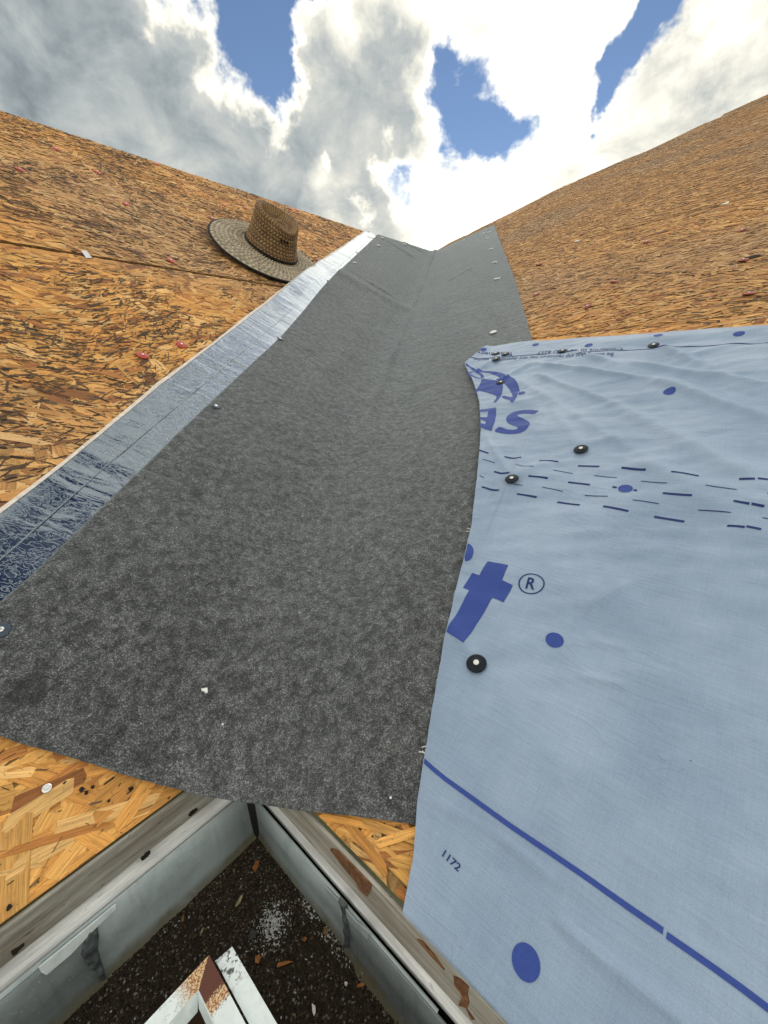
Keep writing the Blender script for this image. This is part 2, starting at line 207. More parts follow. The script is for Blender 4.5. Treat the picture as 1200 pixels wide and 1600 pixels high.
def P(side, s, t, h=0.0):
    """point(s) on a roof slope: s along the eave, t up the slope, h above the deck"""
    s, t, h = np.broadcast_arrays(np.asarray(s, float), np.asarray(t, float), np.asarray(h, float))
    e, u, n = (EL, UL, NL) if side == 'L' else (ER, UR, NR)
    return s[..., None] * e + t[..., None] * u + h[..., None] * n
def G(x, y, z):
    """gutter corner frame: x out from the left eave, y out from the right eave"""
    x, y, z = np.broadcast_arrays(np.asarray(x, float), np.asarray(y, float), np.asarray(z, float))
    return x[..., None] * HL + y[..., None] * HR + z[..., None] * np.array([0, 0, 1.0])
VL = np.array([VV @ EL, VV @ UL]); VR = np.array([VV @ ER, VV @ UR])
WL = np.array([VL[1], -VL[0]]); WL = WL if WL[1] > 0 else -WL      # in-plane, away from the valley
WR = np.array([VR[1], -VR[0]]); WR = WR if WR[0] > 0 else -WR
def ab_to_st(side, a, b):
    V2, W2 = (VL, WL) if side == 'L' else (VR, WR)
    return a * V2[0] + abs(b) * W2[0], a * V2[1] + abs(b) * W2[1]

# ------------------------------------------------------------------ object helpers
def mesh_obj(name, verts, faces, mat, parent=None, smooth=False, cols=None, uvs=None, at=None):
    me = bpy.data.meshes.new(name)
    v = np.asarray(verts, float).reshape(-1, 3)
    base = np.zeros(3)
    if parent is None and at is not None: base = np.asarray(at, float); v = v - base
    me.from_pydata(v.tolist(), [], [list(map(int, f)) for f in faces])
    if cols is not None:
        at_ = me.attributes.new('Col', 'FLOAT_COLOR', 'POINT')
        c = np.ones((len(v), 4), np.float32); c[:, :3] = cols
        at_.data.foreach_set('color', c.ravel())
    if uvs is not None:
        uv = me.uv_layers.new(name='UVMap')
        li = np.empty(len(me.loops), np.int32); me.loops.foreach_get('vertex_index', li)
        uv.data.foreach_set('uv', np.asarray(uvs, np.float32)[li].ravel())
    if smooth: me.polygons.foreach_set('use_smooth', np.ones(len(me.polygons), bool))
    if mat: me.materials.append(mat)
    me.update()
    o = bpy.data.objects.new(name, me); COL.objects.link(o)
    if parent is not None:
        o.parent = parent
        o.matrix_parent_inverse = parent.matrix_basis.inverted()
    else: o.location = Vector(base)
    return o
def thing(name, label, cat, loc=(0, 0, 0), rot=None, group=None):
    o = bpy.data.objects.new(name, None); COL.objects.link(o)
    o.empty_display_size = 0.02
    m = Matrix.Translation(Vector(loc))
    if rot is not None: m = m @ rot.to_4x4()
    o.matrix_basis = m
    tag(o, label, cat, group)
    return o
def tag(o, label, cat, group=None):
    o['label'] = label; o['category'] = cat
    if group: o['group'] = group
    return o
def local_obj(name, verts, faces, mat, parent, smooth=False):
    """mesh given in the parent's own frame"""
    o = mesh_obj(name, verts, faces, mat, None, smooth)
    o.parent = parent
    return o
def plane_rot(side, ang=0.0):
    e, u, n = (EL, UL, NL) if side == 'L' else (ER, UR, NR)
    x = e * math.cos(ang) + u * math.sin(ang); y = np.cross(n, x)
    return Matrix((x, y, n)).transposed()
def prism(poly, f0, f1):
    """closed prism: poly of (a,b), f0/f1 map to bottom and top points"""
    n = len(poly); lo = [f0(*p) for p in poly]; hi = [f1(*p) for p in poly]
    tri = [tuple(t) for t in tessellate_polygon([[Vector((p[0], p[1], 0)) for p in poly]])]
    faces = [(i + n, j + n, k + n) for i, j, k in tri] + [(k, j, i) for i, j, k in tri]
    faces += [(i, (i + 1) % n, (i + 1) % n + n, i + n) for i in range(n)]
    return np.array(lo + hi), faces
def fix_normals(o):
    bm = bmesh.new(); bm.from_mesh(o.data); bmesh.ops.recalc_face_normals(bm, faces=bm.faces); bm.to_mesh(o.data); bm.free(); return o
def box_faces(): return [(0, 1, 2, 3), (7, 6, 5, 4), (0, 4, 5, 1), (1, 5, 6, 2), (2, 6, 7, 3), (3, 7, 4, 0)]
def lathe(profile, seg=24):
    v, f = [], []
    for r, z in profile:
        for k in range(seg):
            a = 2 * math.pi * k / seg; v.append((r * math.cos(a), r * math.sin(a), z))
    for i in range(len(profile) - 1):
        for k in range(seg):
            k2 = (k + 1) % seg
            f.append((i * seg + k, i * seg + k2, (i + 1) * seg + k2, (i + 1) * seg + k))
    v.append((0, 0, profile[-1][1])); c = len(v) - 1; b = (len(profile) - 1) * seg
    for k in range(seg): f.append((b + k, b + (k + 1) % seg, c))
    return np.array(v), f
def grid_faces(nu, nv):
    i = np.arange(nu - 1)[:, None] * nv + np.arange(nv - 1)[None, :]
    i = i.ravel(); return np.stack([i, i + nv, i + nv + 1, i + 1], 1)
def clip_poly(poly, nx, ny, c):
    """keep the side nx*x + ny*y >= c"""
    out = []
    for i in range(len(poly)):
        a, b = poly[i], poly[(i + 1) % len(poly)]
        da, db = a[0] * nx + a[1] * ny - c, b[0] * nx + b[1] * ny - c
        if da >= 0: out.append(a)
        if da * db < 0:
            k = da / (da - db); out.append((a[0] + (b[0] - a[0]) * k, a[1] + (b[1] - a[1]) * k))
    return out
def vnoise(x, y, sc, seed=0):
    """smooth value noise for geometry"""
    x = np.asarray(x, float) * sc + 37.1 * seed + 1000; y = np.asarray(y, float) * sc + 91.7 * seed + 1000
    xi, yi = np.floor(x).astype(np.int64), np.floor(y).astype(np.int64); fx, fy = x - xi, y - yi
    fx = fx * fx * (3 - 2 * fx); fy = fy * fy * (3 - 2 * fy)
    def hsh(a, b):
        k = (a * 374761393 + b * 668265263 + seed * 1442695) & 0xffffffff
        k = ((k ^ (k >> 13)) * 1274126177) & 0xffffffff
        return ((k ^ (k >> 16)) & 0xffff) / 65535.0
    return (hsh(xi, yi) * (1 - fx) + hsh(xi + 1, yi) * fx) * (1 - fy) + (hsh(xi, yi + 1) * (1 - fx) + hsh(xi + 1, yi + 1) * fx) * fy - 0.5
def crease_sum(px, py, lst, fade=0.35):
    """sum of soft ridges along segments; each tapers towards its ends"""
    tot = np.zeros_like(px)
    for (A, B), amp, w in lst:
        A = np.array(A); B = np.array(B); d = B - A; L2 = d @ d
        k = ((px - A[0]) * d[0] + (py - A[1]) * d[1]) / L2
        kc = np.clip(k, -0.15, 1.15)
        dist2 = (px - A[0] - kc * d[0]) ** 2 + (py - A[1] - kc * d[1]) ** 2
        env = np.clip(np.minimum((kc + 0.15) / fade, (1.15 - kc) / fade), 0, 1)
        tot += amp * np.exp(-dist2 / (w * w)) * env * env * (3 - 2 * env)
    return tot

# ------------------------------------------------------------------ materials
def material(name):
    m = bpy.data.materials.new(name); m.use_nodes = True
    N = NT(m.node_tree)
    b = N.n('ShaderNodeBsdfPrincipled'); o = N.n('ShaderNodeOutputMaterial')
    N.t.links.new(b.outputs[0], o.inputs[0])
    obj = N.n('ShaderNodeTexCoord').outputs['Object']
    geo = N.n('ShaderNodeNewGeometry').outputs['Position']
    return m, N, b, geo
def bump(N, b, height, strength, dist=0.001):
    nd = N.n('ShaderNodeBump'); N.set(nd.inputs['Height'], height)
    nd.inputs['Strength'].default_value = strength; nd.inputs['Distance'].default_value = dist
    N.t.links.new(nd.outputs[0], b.inputs['Normal'])
def spec(b, v): b.inputs['Specular IOR Level'].default_value = v

def mat_strand():
    m, N, b, geo = material('wood_strand')
    col = N.n('ShaderNodeAttribute', attribute_name='Col').outputs['Color']
    uv = N.n('ShaderNodeUVMap', uv_map='UVMap').outputs[0]
    g = N.noise(N.mapping(uv, (18, 420, 1)), 1.0, 5, 0.65)
    g2 = N.noise(N.mapping(uv, (50, 1400, 1)), 1.0, 3, 0.6)
    f = N.math('ADD', N.ramp(g, 0.25, 0.75, 0.62, 1.22), N.ramp(g2, 0.3, 0.7, -0.16, 0.16))
    c = N.vmath('MULTIPLY', N.vmath('SCALE', col, f), (1.06, 0.97, 0.88))
    fleck = N.ramp(N.noise(geo, 240, 3, 0.7), 0.60, 0.70)
    c = N.mix(N.math('MULTIPLY', fleck, 0.45), c, (0.07, 0.04, 0.02))
    N.set(b.inputs['Base Color'], c); b.inputs['Roughness'].default_value = 0.68; spec(b, 0.3)
    bump(N, b, g, 0.6, 0.0008)
    return m
def mat_panel():
    m, N, b, geo = material('board_core')
    n = N.noise(geo, 140, 5, 0.7)
    N.set(b.inputs['Base Color'], N.mix(N.ramp(n, 0.3, 0.7), (0.16, 0.08, 0.03), (0.42, 0.25, 0.10)))
    b.inputs['Roughness'].default_value = 0.85; spec(b, 0.2); bump(N, b, n, 0.8, 0.002)
    return m
def mat_felt():
    m, N, b, geo = material('black_felt')
    fine = N.noise(geo, 620, 2, 0.8); mid = N.noise(geo, 210, 3, 0.7); low = N.noise(N.mapping(geo, (1.0, .8, 1.0)), 72, 4, 0.62, 0.3); vlow = N.noise(geo, 5, 3, 0.55)
    wob = N.vmath('SCALE', N.vmath('SUBTRACT', N.noise(geo, 60, 4, 0.7, 0.0, True), (0.5, 0.5, 0.5)), 0.022)
    spot = None                                     # tar stains soaked into the felt
    for a_, b_, r_ in D_FELT_SPOTS:
        c_ = P('L', *ab_to_st('L', a_, b_), .008)
        d_ = N.vmath('DISTANCE', N.vmath('ADD', geo, wob), tuple(float(x) for x in c_), out=1)
        k_ = N.ramp(d_, r_ * .55, r_ * 1.15, 1.0, 0.0); spot = k_ if spot is None else N.math('MAXIMUM', spot, k_)
    base = N.math('ADD', N.ramp(low, 0.32, 0.68, 0.032, 0.118), N.ramp(vlow, 0.3, 0.7, -0.010, 0.012))
    base = N.math('MULTIPLY', base, N.ramp(mid, 0.35, 0.65, 0.65, 1.3))
    sp = N.math('MULTIPLY', N.ramp(fine, 0.50, 0.66), N.ramp(mid, 0.36, 0.60, 0.35, 1.0))
    v = N.math('ADD', N.math('MULTIPLY', base, N.ramp(fine, 0.32, 0.52, 0.25, 1.0)), N.math('MULTIPLY', sp, N.ramp(low, 0.3, 0.7, 0.13, 0.34)))
    v = N.math('MULTIPLY', N.math('MULTIPLY', v, 0.84), N.math('SUBTRACT', 1.0, N.math('MULTIPLY', spot, 0.62)))
    cb = N.n('ShaderNodeCombineXYZ'); N.set(cb.inputs[0], v); N.set(cb.inputs[1], N.math('MULTIPLY', v, 1.03)); N.set(cb.inputs[2], N.math('MULTIPLY', v, 1.07))
    N.set(b.inputs['Base Color'], cb.outputs[0]); b.inputs['Roughness'].default_value = 0.8; spec(b, 0.45)
    b.inputs['Sheen Weight'].default_value = 0.5; b.inputs['Sheen Roughness'].default_value = 0.5; b.inputs['Sheen Tint'].default_value = (0.8, 0.92, 1.0, 1.0)
    bump(N, b, N.math('ADD', N.math('ADD', fine, N.math('MULTIPLY', mid, 1.2)), N.math('MULTIPLY', low, 4.0)), 0.7, 0.0016)
    return m
def mat_foil():
    m, N, b, geo = material('crinkled_foil')
    uv = N.n('ShaderNodeUVMap', uv_map='UVMap').outputs[0]          # metres along and across the strip
    big = N.noise(N.mapping(uv, (26, 9, 1), (0, 0, .2)), 1.0, 3, 0.5, 0.6)          # slack waves across the strip
    w0 = N.noise(N.mapping(uv, (120, 70, 1), (0, 0, .35)), 1.0, 3, 0.5, 1.5)
    crease = N.ramp(N.math('ABSOLUTE', N.math('SUBTRACT', w0, 0.5)), 0.0, 0.035, 1.0, 0.0)   # thin crinkle lines
    fine = N.noise(N.mapping(uv, (420, 300, 1)), 1.0, 3, 0.6, 0.4); low = N.noise(uv, 9, 2, 0.5)
    N.set(b.inputs['Base Color'], N.mix(N.math('MULTIPLY', crease, 0.30), (0.22, 0.26, 0.31), (0.58, 0.61, 0.64)))  # lighter creases: crinkle glints put into the base colour
    b.inputs['Metallic'].default_value = 1.0
    N.set(b.inputs['Roughness'], N.ramp(low, 0.3, 0.7, 0.11, 0.19))
    h = N.math('ADD', N.math('MULTIPLY', big, 4.0), N.math('ADD', N.math('MULTIPLY', crease, 0.09), N.math('MULTIPLY', fine, 0.05)))
    bump(N, b, h, 0.5, 0.0016)
    return m
def mat_sheet():
    m, N, b, geo = material('woven_sheet')
    uv = N.n('ShaderNodeUVMap', uv_map='UVMap').outputs[0]
    a = N.noise(N.mapping(uv, (420, 30, 1)), 1.0, 4, 0.7); c = N.noise(N.mapping(uv, (26, 380, 1)), 1.0, 4, 0.7)
    low = N.noise(uv, 7, 4, 0.6); sp = N.noise(uv, 900, 2, 0.6)
    k = N.math('ADD', N.math('ADD', N.ramp(a, 0.3, 0.7, -0.035, 0.035), N.ramp(c, 0.3, 0.7, -0.045, 0.045)), N.math('ADD', N.ramp(low, 0.3, 0.7, -0.07, 0.07), N.ramp(sp, 0.3, 0.7, -0.07, 0.07)))
    colr = N.vmath('SCALE', N.mix(N.ramp(low, 0.3, 0.7), (0.256, 0.352, 0.505), (0.306, 0.398, 0.540)), N.math('ADD', 1.0, k))
    speck = N.ramp(N.noise(uv, 120, 2, 0.5), 0.79, 0.81)
    colr = N.mix(speck, colr, (0.08, 0.09, 0.11))
    N.set(b.inputs['Base Color'], colr); b.inputs['Roughness'].default_value = 0.48; spec(b, 0.5)
    fold = N.math('ABSOLUTE', N.math('SUBTRACT', N.noise(N.mapping(uv, (5, 17, 1), (0, 0, .55)), 1.0, 3, 0.5, 0.9), 0.5))
    fold = N.math('MULTIPLY', N.ramp(fold, 0.0, 0.022, 1.0, 0.0), N.ramp(N.noise(uv, 6, 2, 0.5), 0.45, 0.6))     # thin handling creases
    hh = N.math('ADD', N.math('ADD', a, c), N.math('MULTIPLY', N.noise(N.mapping(uv, (14, 55, 1), (0, 0, .5)), 1.0, 4, 0.6, 0.8), 3.0))
    bump(N, b, N.math('ADD', hh, N.math('MULTIPLY', fold, 0.9)), 0.45, 0.0012)
    return m
def mat_plain(name, col, rough=0.6, metallic=0.0, var=0.15, scale=60, sp=0.4, bmp=0.2, bdist=0.001):
    m, N, b, geo = material(name)
    n = N.noise(geo, scale, 5, 0.65)
    N.set(b.inputs['Base Color'], N.vmath('SCALE', col, N.ramp(n, 0.25, 0.75, 1 - var, 1 + var)))
    b.inputs['Roughness'].default_value = rough; b.inputs['Metallic'].default_value = metallic; spec(b, sp)
    if bmp: bump(N, b, n, bmp, bdist)
    return m
def frame_coords(N, geo, side):
    """texture coordinates running along one eave: x along, y out, z up"""
    e, h = (EL, HL) if side == 'L' else (ER, HR)
    cb = N.n('ShaderNodeCombineXYZ')
    N.set(cb.inputs[0], N.vmath('DOT_PRODUCT', geo, tuple(e), out=1)); N.set(cb.inputs[1], N.vmath('DOT_PRODUCT', geo, tuple(h), out=1))
    sx = N.n('ShaderNodeSeparateXYZ'); N.set(sx.inputs[0], geo); N.set(cb.inputs[2], sx.outputs[2])
    return cb.outputs[0]
def mat_board(side, paint, under, stain=0.5):
    m, N, b, geo = material('weathered_board')
    fc = frame_coords(N, geo, side)
    g = N.noise(N.mapping(fc, (9, 150, 260)), 1.0, 6, 0.65); blot = N.noise(N.mapping(fc, (14, 40, 60)), 1.0, 5, 0.65, 0.5)
    pit = N.ramp(N.noise(N.mapping(fc, (60, 150, 190)), 1.0, 4, 0.6), 0.66, 0.72)
    c = N.mix(N.ramp(blot, 0.40, 0.66), paint, under)
    c = N.vmath('SCALE', c, N.ramp(g, 0.25, 0.75, 0.70, 1.22))
    c = N.mix(N.math('MULTIPLY', pit, stain), c, (0.035, 0.028, 0.022))
    N.set(b.inputs['Base Color'], c); b.inputs['Roughness'].default_value = 0.8; spec(b, 0.25)
    bump(N, b, N.math('SUBTRACT', g, N.math('MULTIPLY', pit, 0.8)), 0.6, 0.0015)
    return m
def mat_gutter(k=1.0, name='painted_gutter'):
    m, N, b, geo = material(name)
    blot = N.noise(geo, 28, 5, 0.6, 0.4); fine = N.noise(geo, 260, 4, 0.7)
    sx = N.n('ShaderNodeSeparateXYZ'); N.set(sx.inputs[0], geo)
    line = N.ramp(N.math('ADD', sx.outputs[2], N.math('MULTIPLY', N.math('SUBTRACT', blot, 0.5), 0.03)), -0.135, -0.118, 1.0, 0.0)
    c = N.mix(N.ramp(blot, 0.35, 0.72), (0.44 * k, 0.51 * k, 0.53 * k), (0.33 * k, 0.39 * k, 0.40 * k))
    st_ = N.noise(N.mapping(geo, (110, 110, 9)), 1.0, 5, 0.65); c = N.mix(N.math('MULTIPLY', N.ramp(st_, 0.52, 0.72), 0.28), c, (0.20 * k, 0.215 * k, 0.20 * k))
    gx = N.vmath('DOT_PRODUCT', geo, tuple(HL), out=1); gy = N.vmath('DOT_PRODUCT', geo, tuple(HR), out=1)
    grime_shade = N.ramp(N.math('ADD', N.math('MAXIMUM', gx, gy), N.math('MULTIPLY', N.math('SUBTRACT', blot, 0.5), 0.06)), 0.02, 0.075, 1.0, 0.0)
    c = N.mix(N.math('MULTIPLY', grime_shade, 0.55), c, (0.10, 0.105, 0.10))  # inside corner darkened: grime plus felt overhang shade put into the colour
    c = N.mix(N.math('MULTIPLY', line, 0.85), c, (0.14, 0.12, 0.065))
    c = N.mix(N.math('MULTIPLY', N.ramp(fine, 0.62, 0.72), 0.5), c, (0.62, 0.66, 0.66))
    N.set(b.inputs['Base Color'], c); b.inputs['Roughness'].default_value = 0.27; spec(b, 0.6)
    bump(N, b, N.math('ADD', blot, N.math('MULTIPLY', fine, 0.1)), 0.25, 0.004)
    return m
def mat_lip(rust):
    m, N, b, geo = material('painted_lip')
    fine = N.noise(geo, 320, 5, 0.7); mid = N.noise(geo, 90, 5, 0.65, 0.4); big = N.noise(geo, 38, 3, 0.6)
    crack = N.ramp(N.noise(N.mapping(geo, (60, 60, 60)), 1.0, 6, 0.75, 1.5), 0.488, 0.5, 0, 1)
    crack2 = N.ramp(N.noise(N.mapping(geo, (60, 60, 60)), 1.0, 6, 0.75, 1.5), 0.5, 0.512, 1, 0)
    ck = N.math('MULTIPLY', N.math('MULTIPLY', crack, crack2), N.ramp(big, 0.5, 0.6))
    c = N.mix(N.ramp(mid, 0.3, 0.7), (0.80, 0.88, 0.90), (0.70, 0.78, 0.80))
    c = N.mix(N.math('MULTIPLY', ck, 0.7), c, (0.10, 0.10, 0.10))
    if rust:                                   # paint worn off round the mitre: brown metal with a yellow flaking rim
        gx = N.vmath('DOT_PRODUCT', geo, tuple(HL), out=1); gy = N.vmath('DOT_PRODUCT', geo, tuple(HR), out=1)
        d = N.math('MAXIMUM', N.math('SUBTRACT', gx, 0.129), N.math('SUBTRACT', gy, 0.122)) if rust == 2 else N.math('SUBTRACT', N.math('MAXIMUM', N.math('SUBTRACT', gx, 0.129), N.math('SUBTRACT', gy, 0.122)), 0.0)
        fl = N.noise(N.mapping(geo, (700, 700, 700)), 1.0, 4, 0.7)
        dn = N.math('ADD', d, N.math('MULTIPLY', N.math('SUBTRACT', fl, 0.5), 0.014))
        flake = N.mix(N.ramp(fl, 0.42, 0.58), (0.26, 0.07, 0.018), (0.74, 0.56, 0.32))
        if rust == 1:
            c = N.mix(N.ramp(dn, 0.035, 0.039), flake, c)
            c = N.mix(N.ramp(dn, 0.026, 0.029), (0.105, 0.026, 0.014), c)
        else:
            c = N.mix(N.ramp(dn, 0.016, 0.034), flake, c)
    else:                                      # black mould near the open end
        gx = N.vmath('DOT_PRODUCT', geo, tuple(HL), out=1)
        md = N.math('MULTIPLY', N.ramp(N.noise(geo, 210, 4, 0.7), 0.52, 0.60), N.ramp(gx, 0.152, 0.172, 1, 0))
        c = N.mix(N.math('MULTIPLY', md, 0.92), c, (0.03, 0.032, 0.028))
    N.set(b.inputs['Base Color'], c); b.inputs['Roughness'].default_value = 0.45; spec(b, 0.45)
    bump(N, b, N.math('ADD', fine, N.math('MULTIPLY', ck, -2.0)), 0.25, 0.0008)
    return m
def mat_attr(name, rough=0.9, sp=0.2, bscale=600, bstr=0.4):
    m, N, b, geo = material(name)
    col = N.n('ShaderNodeAttribute', attribute_name='Col').outputs['Color']
    n = N.noise(geo, bscale, 3, 0.6)
    N.set(b.inputs['Base Color'], N.vmath('SCALE', col, N.ramp(n, 0.25, 0.75, 0.7, 1.25)))
    b.inputs['Roughness'].default_value = rough; spec(b, sp); bump(N, b, n, bstr, 0.0006)
    return m
def mat_straw(name, c0, c1):
    m, N, b, geo = material(name)
    uv = N.n('ShaderNodeUVMap', uv_map='UVMap').outputs[0]
    n = N.noise(N.mapping(uv, (1, 1, 1)), 230, 4, 0.7); n2 = N.noise(geo, 30, 4, 0.6)
    wv = N.n('ShaderNodeAttribute', attribute_name='Col').outputs['Color']
    c = N.mix(N.ramp(N.math('ADD', n, N.math('MULTIPLY', N.math('SUBTRACT', n2, 0.5), 0.6)), 0.3, 0.7), c0, c1)
    N.set(b.inputs['Base Color'], N.mix(1.0, c, wv, 'MULTIPLY')); b.inputs['Roughness'].default_value = 0.62; spec(b, 0.4)
    bump(N, b, n, 0.6, 0.0012)
    return m

M = dict(
    strand=mat_strand(), core=mat_panel(), felt=mat_felt(), foil=mat_foil(), sheet=mat_sheet(),
    ink=mat_plain('blue_ink', (0.034, 0.070, 0.31), 0.6, sp=0.3, var=0.10, scale=300, bmp=0.0),
    ink_dark=mat_plain('dark_blue_ink', (0.03, 0.045, 0.16), 0.75, sp=0.12, var=0.15, scale=300, bmp=0.0),
    red=mat_plain('red_plastic', (0.50, 0.065, 0.040), 0.42, var=0.25, scale=150),
    red_old=mat_plain('faded_red_plastic', (0.33, 0.075, 0.05), 0.55, var=0.35, scale=150),
    black=mat_plain('black_plastic', (0.010, 0.014, 0.022), 0.5, var=0.2, scale=200, sp=0.2),
    steel=mat_plain('steel', (0.78, 0.78, 0.76), 0.25, 1.0, 0.1, 200),
    bead_black=mat_plain('black_bead', (0.018, 0.02, 0.02), 0.5, var=0.4, scale=120, bmp=0.6, bdist=0.003),
    slate=mat_plain('slate_plastic', (0.05, 0.075, 0.11), 0.4, var=0.2, scale=200),
    white=mat_plain('white_plastic', (0.80, 0.80, 0.78), 0.5, var=0.08, scale=100),
    liner=mat_plain('pale_liner', (0.74, 0.66, 0.60), 0.6, var=0.22, scale=90),
    board_l=mat_board('L', (0.38, 0.365, 0.325), (0.24, 0.215, 0.175)), board_r=mat_board('R', (0.47, 0.45, 0.40), (0.33, 0.305, 0.255), 0.3),
    trim_l=mat_board('L', (0.86, 0.87, 0.87), (0.70, 0.71, 0.71), 0.2), trim_r=mat_board('R', (0.86, 0.87, 0.87), (0.72, 0.73, 0.73), 0.2),
    peel=mat_plain('bare_wood', (0.20, 0.095, 0.045), 0.85, var=0.55, scale=160, bmp=0.8, bdist=0.002),
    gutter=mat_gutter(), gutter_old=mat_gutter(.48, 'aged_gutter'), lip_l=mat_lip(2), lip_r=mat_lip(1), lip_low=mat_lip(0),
    maroon=mat_plain('maroon_paint', (0.055, 0.012, 0.010), 0.5, var=0.3, scale=60),
    sealant=mat_plain('grey_sealant', (0.085, 0.10, 0.105), 0.5, var=0.4, scale=120, bmp=0.6, bdist=0.003),
    grit=mat_attr('gutter_grit', 0.85, 0.3), chip=mat_attr('wood_chip', 0.8, 0.25, 300, 0.5),
    straw_brim=mat_straw('straw_brim', (0.38, 0.30, 0.205), (0.80, 0.69, 0.52)), straw_crown_shaded=mat_straw('straw_crown_shaded', (0.23, 0.125, 0.055), (0.54, 0.34, 0.155)),  # crown straw is darker: its backlit shade is put into the colour
    cord=mat_plain('black_binding', (0.012, 0.011, 0.010), 0.75, var=0.3, scale=400),
    hole=mat_plain('rot_shade_dark', (0.018, 0.012, 0.009), 0.95, var=0.4, scale=200),  # near black for rot and holes, also for shade painted into gaps
    paper=mat_plain('white_paper', (0.72, 0.74, 0.80), 0.7, var=0.08, scale=120),
    stain=mat_plain('tar_stain', (0.016, 0.016, 0.016), 0.9, var=0.3, scale=300),
    clean=mat_plain('clean_white_metal', (0.70, 0.77, 0.79), 0.45, var=0.12, scale=80),
    ground=mat_plain('lawn', (0.06, 0.075, 0.035), 0.95, var=0.5, scale=0.6),
)

# ------------------------------------------------------------------ the ground far below the eaves
gr = mesh_obj('ground', [(-3000, -3000, -3.2), (3000, -3000, -3.2), (3000, 3000, -3.2), (-3000, 3000, -3.2)], [(0, 1, 2, 3)], M['ground'])
gr['kind'] = 'structure'

# ------------------------------------------------------------------ roof deck: strand boards, fascia
roof = thing('house_roof', 'bare strand board roof with two slopes meeting in a lined valley', 'roof')
RIDGE_L = 2.425
RT = sorted([tuple(p) for p in D_RIGHT_TOP])
def right_top(s):
    xs = [p[0] for p in RT] + [0.6, 1.7]; ys = [p[1] for p in RT] + [8.9, 10.5]
    return np.interp(s, xs, ys)
def panel_poly(side, s0, s1, t0, t1):
    poly = [(s0, t0), (s1, t0), (s1, t1), (s0, t1)]
    W2 = WL if side == 'L' else WR
    poly = clip_poly(poly, W2[0], W2[1], 0.004)
    if side == 'R' and t1 > 3.4:
        hi = [(s, float(right_top(s))) for s in np.linspace(s0, s1, 24)]
        keep = [p for p in poly]
        # clip by the sloping top edge: both pieces are convex enough to cut column by column
        cols = []
        for s, tt in hi:
            lo = t0
            lim = -(W2[0] * s - 0.004) / W2[1] if W2[1] > 0 else -9
            lo = max(lo, lim); up = min(t1, tt)
            if up > lo + 1e-3: cols.append((s, lo, up))
        if len(cols) < 2: return None
        poly = [(c[0], c[1]) for c in cols] + [(c[0], c[2]) for c in reversed(cols)]
    return poly if len(poly) >= 3 else None
PAL = np.array([(0.70, 0.365, 0.100), (0.76, 0.435, 0.135), (0.62, 0.31, 0.085), (0.80, 0.52, 0.21), (0.50, 0.22, 0.062), (0.36, 0.15, 0.05), (0.72, 0.46, 0.19)])
PAL_P = np.array([0.24, 0.22, 0.20, 0.08, 0.12, 0.07, 0.07])
def strand_arrays(side_, n, s, t, L, w, ang, col, h0, h1):
    e1 = rng.uniform(0, .16, (n, 4)); k = rng.uniform(-.3, .3, (n, 2))
    lx = np.stack([-.5 + e1[:, 0], .5 - e1[:, 1], np.full(n, .5), .5 - e1[:, 2], -.5 + e1[:, 3], np.full(n, -.5)], 1) * L[:, None]
    ly = np.stack([np.full(n, -.5), np.full(n, -.5) + rng.uniform(-.1, .25, n), k[:, 0], np.full(n, .5), np.full(n, .5) - rng.uniform(-.1, .25, n), k[:, 1]], 1) * w[:, None]
    ca, sa = np.cos(ang)[:, None], np.sin(ang)[:, None]
    S = s[:, None] + lx * ca - ly * sa; T = t[:, None] + lx * sa + ly * ca
    tilt = rng.normal(0, .006, (n, 2))
    H = rng.uniform(h0, h1, n)[:, None] + lx * tilt[:, :1] + ly * tilt[:, 1:] * 3
    H = np.abs(H - 0.0002) + 0.0002
    if side_ == 'L': H = np.where(S * WL[0] + T * WL[1] < .56, H * .6, H)
    uv = np.stack([lx + rng.uniform(0, 50, n)[:, None], ly + rng.uniform(0, 50, n)[:, None]], -1)
    C = np.repeat(col[:, None, :], 6, 1)
    return S, T, H, uv, C
